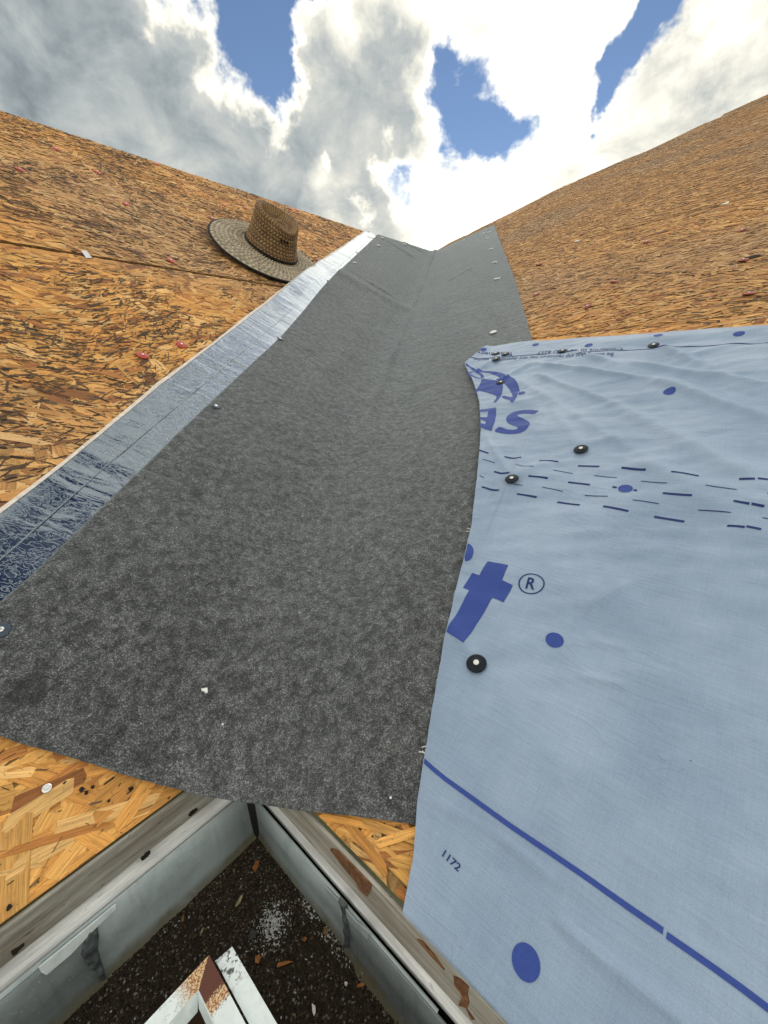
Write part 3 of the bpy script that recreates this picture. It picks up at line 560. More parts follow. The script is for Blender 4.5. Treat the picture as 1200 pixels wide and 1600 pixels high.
def make_strands(side, panel, poly, dens, dark, Lr=(.035, .11), wr=(.005, .022), warm=1.0):
    S = np.array([p[0] for p in poly]); T = np.array([p[1] for p in poly])
    s0, s1, t0, t1 = S.min(), S.max(), T.min(), T.max()
    area = (s1 - s0) * (t1 - t0)
    W2 = WL if side == 'L' else WR
    out = []
    for kind, dn in (('wood', dens), ('dark', dark)):
        n = int(area * dn); s = rng.uniform(s0, s1, n); t = rng.uniform(t0, t1, n)
        perp = s * W2[0] + t * W2[1]
        ok = perp > 0.05
        if side == 'L': ok &= (perp > .40) | (-s * abs(VL[0]) * 1.0 + t * VL[1] < .02)
        if side == 'R': ok &= (t < right_top(s) - 0.01) & ((perp > .46) | (t < 1.4))
        cl = vnoise(s, t, 7, 3) + 0.7 * vnoise(s, t, 19, 5)
        if kind == 'dark': ok &= ((cl + rng.uniform(-.55, .55, n)) > 0.20) & (rng.random(n) < np.clip(.12 + t * 1.6, .12, 1))
        s, t, cl = s[ok], t[ok], cl[ok]; n = len(s)
        along = rng.random(n) < (0.72 if kind == 'wood' else .92)
        swirl = vnoise(s, t, 4, 9) * 1.1
        ang = np.where(along, rng.normal(0, .38, n) + swirl, rng.uniform(-1.57, 1.57, n))
        if kind == 'wood':
            L = rng.uniform(*Lr, n); w = rng.uniform(*wr, n) * (0.6 + 0.6 * L / Lr[1])
            col = PAL[rng.choice(len(PAL), n, p=PAL_P)] * rng.uniform(.78, 1.18, (n, 1)) * warm
            patch = (np.clip(vnoise(s, t, 2.3, 11) * 1.1, 0, .4) * np.clip((t - .25) * 3, 0, 1))[:, None]
            col = col * (1 - patch) + col.mean(1, keepdims=True) * np.array([1.15, .95, .72]) * patch * 0.85
            out.append(strand_arrays(side, n, s, t, L, w, ang, col, .0004, .0027))
        else:
            L = rng.uniform(.005, .030, n) * (.5 + rng.random(n)); w = rng.uniform(.0006, .0028, n) * rng.choice([1, 1, 1, 2.2], n); near = np.clip(.35 + t * 1.4, .35, 1); L = L * near; w = w * near
            col = np.array([(0.060, 0.040, 0.026)]) * rng.uniform(.4, 2.6, (n, 1))
            out.append(strand_arrays(side, n, s, t, L, w, ang, col, .0026, .0033))
    S, T, H, UV, C = [np.concatenate([o[i] for o in out]) for i in range(5)]
    T = np.clip(T, t0 + 0.0005, t1 - 0.0005); S = np.clip(S, s0 + 0.0005, s1 - .0005)
    if side == 'R': T = np.minimum(T, right_top(S) - .001)
    n = len(S); v = P(side, S, T, H + LIFT).reshape(-1, 3)
    f = np.arange(n * 6).reshape(n, 6)
    o = mesh_obj('strand', v, f.tolist(), M['strand'], panel, False, C.reshape(-1, 3), UV.reshape(-1, 2))
    o['kind'] = 'stuff'
    return o
TH = 0.012; JG = 0.0032
LIFT = 0.0
def make_panel(side, s0, s1, t0, t1, dens, dark, lift=0.0, **kw):
    global LIFT
    LIFT = lift
    jg = JG if side == 'L' else JG * .35
    poly = panel_poly(side, s0 + jg, s1 - jg, t0 + jg if t0 > 0 else t0, t1 - jg)
    if not poly: return
    v, f = prism(poly, lambda s, t: P(side, s, t, -TH), lambda s, t: P(side, s, t, lift))
    p = fix_normals(mesh_obj('strand_board', v, f, M['core'], roof))
    # strands become the child of this board
    make_strands(side, p, poly, dens, dark, **kw)
    return p
make_panel('L', -1.9, 0.95, 0.0, 1.309, 6600, 21000, Lr=(.028, .10))
make_panel('L', -3.3, 0.75, 1.314, RIDGE_L, 6600, 17000, lift=.001, Lr=(.02, .07), wr=(.004, .017))
make_panel('R', -0.72, 1.5, 0.0, 1.265, 3400, 4500)
make_panel('R', -1.5, 1.5, 1.265, 2.53, 7600, 3600, lift=.0, Lr=(.016, .055), wr=(.004, .015), warm=.84)
make_panel('R', -2.1, -0.68, 2.53, 4.06, 3800, 1300, lift=.0008, Lr=(.02, .065), wr=(.004, .017), warm=.78)
make_panel('R', -0.68, 1.6, 2.53, 4.06, 3600, 1200, lift=.0012, Lr=(.02, .065), wr=(.004, .017), warm=.78)
make_panel('R', -2.2, 1.6, 4.06, 5.5, 2000, 600, lift=.001, Lr=(.03, .09), warm=.76)
make_panel('R', -2.2, 1.6, 5.5, 7.0, 1500, 400, lift=.0016, Lr=(.03, .09), warm=.76)
make_panel('R', -2.2, 1.6, 7.0, 10.4, 700, 400, Lr=(.05, .14), warm=.76)
# ridge cap strip of board behind the left ridge, so the edge has the far slope behind it
back = np.array([-UL[0], -UL[1], -abs(UL[2])]); back = np.array([UL[0], UL[1], -UL[2]])
def leftback(s, k, h): return s * EL + RIDGE_L * UL + k * back + h * np.array([0, 0, 1.0])
poly = [(-3.3, 0.003), (0.75, 0.003), (0.75, 0.9), (-3.3, 0.9)]
v, f = prism(poly, lambda s, k: leftback(s, k, -0.02), lambda s, k: leftback(s, k, -0.004))
fix_normals(mesh_obj('strand_board', v, f, M['core'], roof))

# added dark sheet under the boards, giving the joints their shade
for sd_, polyb in (('L', [(-3.2, 2.36), (.9, 2.36), (.9, .03), (-.02, .03)]), ('R', [(-1.9, 3.5), (1.4, 3.5), (1.4, .03), (-.01, .03)])):
    v, f = prism(polyb, lambda a, b: P(sd_, a, b, -.034), lambda a, b: P(sd_, a, b, -.022))
    fix_normals(mesh_obj('joint_shade_sheet', v, f, M['hole'], roof))

# knot holes and gouges in the boards near the eave
def lump_disc(side, s, t, r, h, name, mat, parent, ex=1.0, ang=0.0):
    n = 11; pts = []
    for k in range(n):
        a = 2 * math.pi * k / n; rr = r * random.uniform(.65, 1.2); x, y = rr * math.cos(a) * ex, rr * math.sin(a)
        pts.append((s + x * math.cos(ang) - y * math.sin(ang), t + x * math.sin(ang) + y * math.cos(ang)))
    v, f = prism(pts, lambda a, b: P(side, a, b, h - .0006), lambda a, b: P(side, a, b, h))
    return fix_normals(mesh_obj(name, v, f, mat, parent))
for (s, t), r in zip(D_HOLES_L, (.0022, .0026, .0016, .0024, .0026, .002)):
    lump_disc('L', s, t, r, .0040, 'knot_hole', M['hole'], roof)
for (s, t), ex in zip(D_RIGHT_FLAKE[:2] + D_RIGHT_FLAKE[5:], (4, 3.5, 3)):
    lump_disc('R', s, t, .014, .004, 'loose_flake', M['peel'], roof, ex, .25)
lump_disc('R', *D_RIGHT_FLAKE[2], .014, .005, 'knot_hole', M['hole'], roof, 1.8, .2)

# fascia boards under both eaves (x out from left eave, y out from right eave)
def rail(name, side, o0, o1, z0, z1, mat, e0, e1, parent, zt=0.0):
    """bar along an eave: between offsets o0..o1, heights z0..z1"""
    A = []
    for e in (e0, e1):
        for o, z in ((o0, z0), (o1, z0), (o1, z1 - zt), (o0, z1)):
            A.append(G(o, e, z) if side == 'L' else G(e, o, z))
    o_ = mesh_obj(name, np.array(A), box_faces(), mat, parent)
    fix_normals(o_)
    mod = o_.modifiers.new('bevel', 'BEVEL'); mod.width = 0.0012; mod.segments = 2
    return o_
rail('fascia_board', 'L', 0.0007, 0.0050, -0.038, -0.0014, M['board_l'], 0.0052, 1.6, roof)
rail('fascia_trim', 'L', -0.018, 0.0078, -0.0665, -0.0385, M['trim_l'], 0.0095, 1.6, roof, .010)
rail('fascia_board', 'R', 0.0007, 0.0050, -0.0500, -0.0040, M['board_r'], 0.0007, 1.6, roof)
rail('fascia_trim', 'R', -0.018, 0.0066, -0.0720, -0.0505, M['trim_r'], -0.018, 1.6, roof, .014)
rail('fascia_back', 'L', -0.018, 0.0040, -0.160, -0.0670, M['hole'], 0.0045, 1.6, roof)  # fascia behind the gutter coloured near black: shade of the gap painted in
rail('fascia_back', 'R', -0.018, 0.0035, -0.160, -0.0725, M['hole'], -0.018, 1.6, roof)
# patches of peeled paint showing bare wood, and pits, on the fascia
for poly in D_PEEL_R:
    pr = [(e, min(max(z, -.048), -.0052)) for e, z in poly]
    v, f = prism(pr, lambda e, z: G(e, 0.0045, z), lambda e, z: G(e, 0.0058 + random.uniform(-.0006, .0012), z))
    fix_normals(mesh_obj('peeled_patch', v, f, M['peel'], roof))
for e, z in D_HOLES_BOARD_L:
    pts = [(e + .0052 * random.uniform(.3, 1.2) * math.cos(a), max(min(z, -.03), -.038) + .0017 * random.uniform(.3, 1.3) * math.sin(a)) for a in np.linspace(0, 2 * math.pi, 14)[:-1]]
    v, f = prism(pts, lambda a, b: G(0.004, a, b), lambda a, b: G(0.0084, a, b))
    fix_normals(mesh_obj('rot_pit', v, f, M['hole'], roof))

# ------------------------------------------------------------------ the gutter hung along both eaves
gut = thing('gutter', 'white painted metal gutter turning an inside corner under the valley', 'gutter', G(.07, .07, -.14))
FZ = -0.142
def wall(side, o, zt, zb, e0, e1, n=60, mat='gutter'):
    """thin back wall with slight oil-canning, bottom rounded into the floor"""
    es = np.linspace(e0, e1, n); prof = [(o - .0012, zt), (o, zt + .0006), (o + .0012, zt), (o + .0012, (zt + zb) / 2), (o + .002, zb + .016), (o + .005, zb + .005), (o + .012, zb)]
    A = []
    for e in es:
        for (oo, z) in prof:
            wob = 0.0012 * vnoise(e, z, 22, 2) if z < zt - .01 else 0
            A.append(G(oo + wob, e, z) if side == 'L' else G(e, oo + wob, z))
    fc = grid_faces(n, len(prof))
    return fix_normals(mesh_obj('back_wall', np.array(A), fc, M[mat], gut, True))
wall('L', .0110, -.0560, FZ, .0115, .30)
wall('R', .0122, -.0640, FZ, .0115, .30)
wall('L', .0134, -.0600, FZ + .001, .1900, 1.6, 60, 'gutter_old')
wall('R', .0140, -.0655, FZ + .001, .1850, 1.6, 60, 'gutter_old')
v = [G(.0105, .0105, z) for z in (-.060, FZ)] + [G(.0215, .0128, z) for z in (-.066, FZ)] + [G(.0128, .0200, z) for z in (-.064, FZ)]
fix_normals(mesh_obj('corner_bead', np.array(v), [(0, 1, 3, 2), (2, 3, 5, 4), (4, 5, 1, 0), (0, 2, 4), (1, 5, 3)], M['bead_black'], gut))  # black bead running down the inside corner
# front of the gutter: sloping front wall, rolled lip and hem
def strip(name, pts2, side_pts, mat, parent, smooth=False): ...
def gquad(name, pts, mat, thick=0.0012):
    """plate from 3-D corner points, thickened downwards"""
    pts = [np.array(p) for p in pts]; n = np.cross(pts[1] - pts[0], pts[2] - pts[0]); n /= np.linalg.norm(n)
    if n[2] < 0: n = -n
    lo = [p - n * thick for p in pts]; k = len(pts)
    f = [tuple(range(k)), tuple(range(2 * k - 1, k - 1, -1))] + [(i, i + k, (i + 1) % k + k, (i + 1) % k) for i in range(k)]
    return fix_normals(mesh_obj(name, np.array(pts + lo), f, mat, gut))
LZ = -0.050
# left arm (runs along y): lip from x=.129 to .143, right arm: lip from y=.121 to .137
gquad('lip', [G(.129, .1217, LZ), G(.1435, .1373, LZ - .0005), G(.1435, 1.6, LZ - .0005), G(.129, 1.6, LZ)], M['lip_l'], .0016)
gquad('lip', [G(.1292, .1212, LZ + .0005), G(1.6, .1212, LZ + .0005), G(1.6, .1380, LZ), G(.1440, .1372, LZ)], M['lip_r'], .0016)
gquad('hem', [G(.1437, .1373, LZ - .0004), G(.1437, 1.6, LZ - .0004), G(.1480, 1.6, LZ - .014), G(.1480, .1430, LZ - .014)], M['clean'], .001)
gquad('hem', [G(.1438, .1382, LZ - .0002), G(1.6, .1382, LZ - .0002), G(1.6, .1415, LZ - .012), G(.1480, .1415, LZ - .012)], M['clean'], .001)
gquad('lip_return', [G(.139, .1045, LZ - .002), G(1.6, .1045, LZ - .002), G(1.6, .1200, LZ - .004), G(.1385, .1190, LZ - .004)], M['lip_low'], .0016)
gquad('lip_return', [G(.1384, .1045, LZ - .0022), G(.1384, .119, LZ - .0042), G(.1300, .1185, LZ - .012), G(.134, .110, LZ - .012)], M['lip_low'], .0012)
gquad('front_wall', [G(.141, .1360, LZ - .015), G(.141, 1.6, LZ - .015), G(.118, 1.6, FZ - .004), G(.118, .1130, FZ - .004)], M['maroon'])
gquad('front_wall', [G(.141, .1360, LZ - .015), G(1.6, .1360, LZ - .015), G(1.6, .1130, FZ - .004), G(.118, .1130, FZ - .004)], M['maroon'])
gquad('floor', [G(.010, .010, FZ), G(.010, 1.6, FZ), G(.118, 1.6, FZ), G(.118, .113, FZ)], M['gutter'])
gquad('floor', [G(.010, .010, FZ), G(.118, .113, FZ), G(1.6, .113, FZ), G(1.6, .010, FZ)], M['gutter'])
# lapped joints: strap over the back edge and a smear of sealant
def wall_plate(name, side, poly, o0, o1, mat, lump=0.0):
    fn = (lambda o: (lambda e, z: G(o, e, z))) if side == 'L' else (lambda o: (lambda e, z: G(e, o, z)))
    if not lump:
        v, f = prism(poly, fn(o0), fn(o1)); return fix_normals(mesh_obj(name, v, f, mat, gut))
    bm = bmesh.new(); vs = [bm.verts.new((e, z, 0)) for e, z in poly]; bm.faces.new(vs)
    bmesh.ops.triangulate(bm, faces=bm.faces)
    for _ in range(3): bmesh.ops.subdivide_edges(bm, edges=bm.edges, cuts=1, use_grid_fill=True)
    bm.verts.index_update(); bnd = {x.index for x in bm.verts if x.is_boundary}
    pts = [(x.co.x, x.co.y, x.index in bnd) for x in bm.verts]; fc = [[x.index for x in f_.verts] for f_ in bm.faces]; bm.free()
    A = []
    for e, z, bd in pts:
        o = o0 if bd else o1 + lump * (vnoise(e, z, 160, 4) + .5 * vnoise(e, z, 380, 6)) + lump * .6
        A.append(G(o, e, z) if side == 'L' else G(e, o, z))
    return fix_normals(mesh_obj(name, np.array(A), fc, mat, gut, True))
wall_plate('lap_strap', 'L', D_STRAP_L, .0150, .0168, M['clean'])
wall_plate('sealant', 'L', [(e, max(z, -.132)) for e, z in D_GOO_L], .0125, .0158, M['sealant'], .0040)
wall_plate('lap_strap', 'R', [(e, z - .004) for e, z in D_STRAP_R], .0145, .0158, M['gutter'])
wall_plate('sealant', 'R', [(e, max(z, -.136)) for e, z in D_GOO_R], .0128, .0156, M['sealant'], .0035)

# grit and rotted leaf mould lying in the gutter: one mass nobody could count
def in_gutter(x, y): return (x > .0125) & (y > .0125) & ((x < .117) | (y < .112))
def litter_h(x, y): return FZ + .0035 + .004 * (vnoise(x, y, 18, 1) + .5) + .002 * vnoise(x, y, 60, 2)
def make_litter():
    xs = np.linspace(.011, .62, 150); X, Y = np.meshgrid(xs, xs, indexing='ij'); Z = litter_h(X, Y) + .0012 * vnoise(X, Y, 300, 5)
    f = grid_faces(150, 150); i, j = f[:, 0] // 150, f[:, 0] % 150
    ok = (xs[i] < .117) & (xs[np.minimum(i + 1, 149)] < .1185) | (xs[j] < .112) & (xs[np.minimum(j + 1, 149)] < .1145)
    f = f[ok]
    v = G(X.ravel(), Y.ravel(), Z.ravel()); c = np.tile(np.array([[.026, .019, .012]]), (len(v), 1)) * (0.7 + rng.random((len(v), 1)))
    verts = [v]; faces = [q_ for q_ in f.tolist()]; cols = [c]; base = len(v)
    n = 42000
    x = rng.uniform(.0125, .60, n) ** 1.0; y = rng.uniform(.0125, .60, n)
    arm = rng.random(n) < .5
    x = np.where(arm, rng.uniform(.0125, .117, n), .0125 + rng.random(n) ** 1.5 * .45); y = np.where(arm, .0125 + rng.random(n) ** 1.5 * .40, rng.uniform(.0125, .112, n))
    ok = in_gutter(x, y); x, y = x[ok], y[ok]; n = len(x)
    wp = D_WHITE_PATCH
    dw = np.exp(-(((x - wp[0]) / .013) ** 2 + ((y - wp[1]) / .016) ** 2))
    for p in D_WHITE_PATCH2: dw = np.maximum(dw, .6 * np.exp(-(((x - p[0]) / .018) ** 2 + ((y - p[1]) / .006) ** 2)))
    r = rng.random(n)
    iswhite = r < dw * .95 + .008
    col = np.where(rng.random((n, 1)) < .12, np.array([[.12, .09, .06]]), np.array([[.032, .022, .014]])) * rng.uniform(.4, 1.7, (n, 1))
    gy = rng.random(n) < .045; col[gy] = np.array([.22, .22, .20]) * rng.uniform(.5, 1.2, (gy.sum(), 1))
    col[iswhite] = np.array([.62, .64, .62]) * rng.uniform(.6, 1.1, (iswhite.sum(), 1))
    sz = rng.uniform(.0006, .0015, n) * np.where(iswhite, .85, 1.0)
    oc = np.array([(1, 0, 0), (0, 1, 0), (-1, 0, 0), (0, -1, 0), (0, 0, 1), (0, 0, -.6)], float)
    jit = oc[None] * rng.uniform(.5, 1.25, (n, 6, 1)); th = rng.uniform(0, 6.28, n); ca, sa = np.cos(th)[:, None], np.sin(th)[:, None]
    el = rng.uniform(1, 1.9, n)[:, None]
    px = (jit[..., 0] * el * ca - jit[..., 1] * sa) * sz[:, None]; py = (jit[..., 0] * el * sa + jit[..., 1] * ca) * sz[:, None]; pz = jit[..., 2] * sz[:, None]
    z = litter_h(x, y) + sz * .4
    v2 = G((x[:, None] + px).ravel(), (y[:, None] + py).ravel(), (z[:, None] + pz).ravel())
    tri = np.array([(0, 1, 4), (1, 2, 4), (2, 3, 4), (3, 0, 4), (1, 0, 5), (2, 1, 5), (3, 2, 5), (0, 3, 5)])
    f2 = (base + np.arange(n)[:, None, None] * 6 + tri[None]).reshape(-1, 3)
    verts.append(v2); cols.append(np.repeat(col, 6, 0)); faces += f2.tolist()
    o = mesh_obj('gutter_litter', np.concatenate(verts), faces, M['grit'], None, False, np.concatenate(cols))
    o['kind'] = 'stuff'; o['label'] = 'dark grit and rotted leaf mould lying in the gutter'
make_litter()
CH = {'orange': (.30, .125, .038), 'tan': (.20, .12, .055), 'pale': (.36, .29, .17), 'white': (.66, .64, .58), 'grey': (.055, .055, .05)}
CHIP_LABEL = ['orange dead leaf scrap in the corner of the gutter', 'long pale wood sliver left of the white grit patch', 'small tan chip beside the left gutter wall',
    'bright orange wood chip just past the tip of the rusty lip', 'long curved orange splinter right of the rusty lip', 'thin tan twig beside the bright orange chip',
    'white paint chip in the right arm of the gutter near the bottom', 'tan chip against the right gutter wall by the sealant', 'small orange chip right of the white grit patch',
    'orange chip beneath the sealant smear on the left gutter wall', 'flat dark grey scrap below the white grit patch', 'tiny pale fleck in the gutter corner', 'thin pale straw left of the rusty lip', 'small orange splinter in the lower right of the gutter', 'tiny white fleck in the lower right of the gutter']
for ((x, y), L, W, an, cn), lab in zip(D_CHIPS, CHIP_LABEL):
    n = random.choice([5, 6, 7]); pts = []
    for k in range(n):
        a = 2 * math.pi * (k + random.uniform(-.3, .3)) / n; rr = random.uniform(.45, 1.15)
        px, py = .43 * L * rr * math.cos(a), .43 * W * rr * math.sin(a)
        pts.append((px * math.cos(an) - py * math.sin(an), px * math.sin(an) + py * math.cos(an)))
    zz = float(litter_h(x, y)) + .0022; tl = random.uniform(-.25, .25)
    v, f = prism(pts, lambda a, b: G(x + a, y + b, zz + tl * a), lambda a, b: G(x + a, y + b, zz + .0011 + tl * a + 6 * a * a))
    c = np.array(CH[cn]) * np.repeat(np.array([[random.uniform(.7, 1.2)] for _ in pts]), 1, 1)
    o = fix_normals(mesh_obj('wood_chip' if cn in ('orange', 'tan', 'pale') else 'paint_chip' if cn == 'white' else 'debris_scrap', v, f, M['chip'], None, False, np.concatenate([c, c]), None, G(x, y, zz)))
    tag(o, lab, 'chip' if cn != 'grey' else 'scrap', 'scraps lying in the gutter')

# ------------------------------------------------------------------ foil-faced membrane strip along the left side of the valley
def foil_lift(a, k):
    """height of the strip above the deck; the outer edge curls, most of all beside the hat"""
    e = np.clip((k - .72) / .28, 0, 1) ** 2
    h = .0044 + .0025 * e * (1 + .8 * vnoise(a, a * 0, 9, 3)) + .020 * np.exp(-((a - 1.72) / .25) ** 2) * np.clip((k - .25) / .35, 0, 1)
    h = h + .0085 * np.exp(-((a - 2.03) / .06) ** 2) * (k > .02) + .0016 * vnoise(a, k * 0, 14, 5) * np.sin(np.clip(k, 0, 1) * math.pi) + .0014 * vnoise(a, k * .1, 30, 8) * np.sin(np.clip(k, 0, 1) * math.pi) + .0042 * vnoise(a, k * .2, 17, 18) * np.clip((a - 2.05) / .2, 0, 1) + .0022 * vnoise(a, k * .3, 11, 19) * np.clip((a - .2) / .3, 0, 1)
    return h
def strip_mesh(name, fa, fb_in, fb_out, hfun, na, nb, mat, parent, side='L', p=1.0, at=None):
    aa = fa; A, K = np.meshgrid(aa, np.linspace(0, 1, nb), indexing='ij')
    bi, bo = fb_in(aa)[:, None], fb_out(aa)[:, None]; Bv = bi + (bo - bi) * K
    s, t = ab_to_st(side, A, Bv); v = P(side, s, np.minimum(t, RIDGE_L + .004), hfun(A, K)).reshape(-1, 3)
    return mesh_obj(name, v, grid_faces(len(aa), nb), mat, parent, True, None, np.stack([A.ravel(), Bv.ravel()], 1), at)
fo = np.array(D_FOIL_OUT); fl = np.array(D_FELT_LEFT); fs = np.array(D_FOIL_SEAM)
foil_out = lambda a: np.abs(np.interp(a, fo[:, 0], fo[:, 1])) + .0022 * vnoise(a, a * 0, 6, 1) + .001 * vnoise(a, a * 0, 25, 2)
felt_left = lambda a: np.abs(np.interp(a, fl[:, 0], fl[:, 1])) + .0012 * vnoise(a, a * 0, 12, 3)
foil_seam = lambda a: np.abs(np.interp(a, list(fs[:, 0]) + [3.45], list(fs[:, 1]) + [-.462]))
membrane = thing('foil_membrane', 'shiny crinkled foil membrane strip along the left edge of the black felt', 'membrane', P('L', *ab_to_st('L', 1.0, .42)))
def a_top(b): # where a line parallel to the valley at distance b meets the left ridge
    return (RIDGE_L - b * WL[1]) / VL[1]
aa = np.concatenate([np.linspace(-.12, .6, 120), np.linspace(.605, 2.2, 220), np.linspace(2.21, a_top(.52) + .05, 90)])
strip_mesh('foil_face', aa, lambda a: felt_left(a) - .05, foil_out, foil_lift, len(aa), 26, M['foil'], membrane)
strip_mesh('fold_seam', aa, lambda a: foil_seam(a) - .0011, lambda a: foil_seam(a) + .0013, lambda A, K: foil_lift(A, .45 + 0 * K) + .0006 + .0008 * np.sin(K * math.pi), len(aa), 4, M['foil'], membrane)
lw = lambda a: foil_out(a) + .0078 + .003 * vnoise(a, a * 0, 4, 6) + .0022 * vnoise(a, a * 0, 15, 9)
strip_mesh('release_liner', aa, lambda a: foil_out(a) - .0012, lw, lambda A, K: foil_lift(A, 1 + 0 * K) * (1 - .35 * K) + .0006 - .0004 * K, len(aa), 4, M['liner'], membrane)

# ------------------------------------------------------------------ black felt bridging the valley
fr = np.array(D_FELT_RIGHT)
felt_right = lambda a: np.interp(a, [-.1] + list(fr[:, 0]), [.47] + list(fr[:, 1])) + .0012 * vnoise(a, a * 0, 10, 4)
def felt_pt(a, b, h):
    """a up the valley, b across (negative = left slope), rounded through the valley bottom"""
    a, b, h = np.broadcast_arrays(a, b, h)
    sL, tL = ab_to_st('L', a, b); sR, tR = ab_to_st('R', a, b)
    pl = P('L', sL, tL, h); pr = P('R', sR, tR, h)
    flat = np.where((b < 0)[..., None], pl, pr)
    RF = np.interp(a, [.6, 2.6], [.13, .06])
    k = np.clip((b + RF) / (2 * RF), 0, 1)[..., None]
    l0s, l0t = ab_to_st('L', a, -RF + 0 * b); r0s, r0t = ab_to_st('R', a, RF + 0 * b)
    p0, p2 = P('L', l0s, l0t, h), P('R', r0s, r0t, h); p1 = a[..., None] * VV + h[..., None] * (NL + NR) / np.linalg.norm(NL + NR)
    bez = (1 - k) ** 2 * p0 + 2 * k * (1 - k) * p1 + k ** 2 * p2
    return np.where((np.abs(b) < RF)[..., None], bez, flat)
def felt_h(A, B):
    h = .0082 + crease_sum(A, B, D_FELT_CREASES) * .7
    mid = .004 * vnoise(A, A * 0, 2.5, 12) + .005                     # buckled crest running up the middle
    h = h + .013 * np.exp(-((B - mid) / .013) ** 2) * np.clip((A - .5) / .8, 0, 1) * (.75 + vnoise(A, A * 0, 8, 13))
    h = h + .0016 * vnoise(A * 1.6, B * 1.2, 17, 21) * np.clip(1.2 - np.abs(B) * 1.5, .3, 1) + .0055 * vnoise(A * .45, B * 3.0, 5, 24) * np.clip((A - .3) / .8, .15, 1) + .0030 * vnoise(A * .7 + B, B * 3.0, 9, 25) * np.clip((A - .3) / .8, .15, 1)
    w = np.clip((np.abs(B)) / .5, 0, 1)
    h = h + .0022 * vnoise(A, B, 7, 2) + .0016 * vnoise(A * .5, B * 2, 14, 3) + .0008 * vnoise(A * 2.2, B, 24, 4)
    edge = np.minimum(B + felt_left(A), felt_right(A) - B)
    low = np.where(B < 0, .0075, .0040 + .0045 * np.clip((A - 1.7) / .3, 0, 1)) + np.where(B < 0, .0125 * np.exp(-((A - 1.72) / .26) ** 2) * np.exp(-(B + felt_left(A)) / .04) + .0085 * np.exp(-((A - 2.03) / .065) ** 2) + .003 * np.clip((A - 2.0) / .2, 0, 1), 0)
    hh = np.maximum(h * np.clip(.55 + edge / .06, .55, 1), low)
    calm = np.clip((B - .17) / .05, 0, 1) * np.clip((1.45 - A) / .2, 0, 1)          # pressed flat where the sheet lies on it
    return hh * (1 - calm) + .0048 * calm
felt = thing('valley_felt', 'black granulated roofing felt laid up the valley between the two slopes', 'roofing felt', (0, .3, .15))
NA, NB = 520, 190
def felt_grid(dh):
    av = np.linspace(0, 1, NA) ** 1.5; bv = np.linspace(-1, 1, NB)
    Av, Bv = np.meshgrid(av, bv, indexing='ij')
    a_end = np.interp(bv, [-1, 0, 1], [a_top(.4422), a_top(0.0) + .05, 4.42])
    a0 = -.0665 + .0025 * vnoise(bv, bv * 0, 5, 3) + .0006 * vnoise(bv, bv * 0, 60, 7)
    A = a0[None] + (a_end - a0)[None] * Av
    B = np.where(Bv < 0, Bv * felt_left(A), Bv * felt_right(A))
    return felt_pt(A, B, felt_h(A, B) + dh), A, B
top, Af, Bf = felt_grid(0.0); bot, _, _ = felt_grid(-.0024)
n0 = NA * NB; f = grid_faces(NA, NB)
ring = [i for i in range(NB)] + [r * NB + NB - 1 for r in range(1, NA)] + [(NA - 1) * NB + i for i in range(NB - 2, -1, -1)] + [r * NB for r in range(NA - 2, 0, -1)]
side = [(ring[i], ring[(i + 1) % len(ring)], ring[(i + 1) % len(ring)] + n0, ring[i] + n0) for i in range(len(ring))]
fix_normals(mesh_obj('felt_sheet', np.concatenate([top.reshape(-1, 3), bot.reshape(-1, 3)]), f.tolist() + (f[:, ::-1] + n0).tolist() + side, M['felt'], felt, True, None,
         np.tile(np.stack([Af.ravel(), Bf.ravel()], 1), (2, 1))))
v, f = prism(D_FELT_CHIP, lambda s, t: P('L', s, t, .0055), lambda s, t: P('L', s, t, .0085))
v = []; pc = np.array(D_FELT_CHIP); V2, W2 = VL, WL
ca_, cb_ = pc @ VL, -(pc @ WL)
lo = felt_pt(ca_, cb_, felt_h(ca_, cb_)); hi = felt_pt(ca_, cb_, felt_h(ca_, cb_) + .0022)
o = fix_normals(mesh_obj('paint_chip', np.concatenate([lo, hi]), f, M['white'], None, at=lo.mean(0)))
tag(o, 'small white chip lying alone on the lower black felt', 'chip')

for (a_, b_), lab in zip(D_FELT_SPECKS, ('tiny white speck on the felt below the white chip', 'tiny white speck on the felt near its lower right corner')):
    ph = np.linspace(0, 2 * math.pi, 8)[:-1]; rr = .0013 * rng.uniform(.6, 1.3, 7); A_ = a_ + rr * np.cos(ph); B_ = b_ + rr * np.sin(ph); hh_ = felt_h(A_, B_)
    v = np.concatenate([felt_pt(A_, B_, hh_), felt_pt(A_, B_, hh_ + .0016)]); k = 7
    o = fix_normals(mesh_obj('paint_chip', v, [tuple(range(k)), tuple(range(k, 2 * k))] + [(i, (i + 1) % k, (i + 1) % k + k, i + k) for i in range(k)], M['white'], None, at=v.mean(0)))
    tag(o, lab, 'chip')

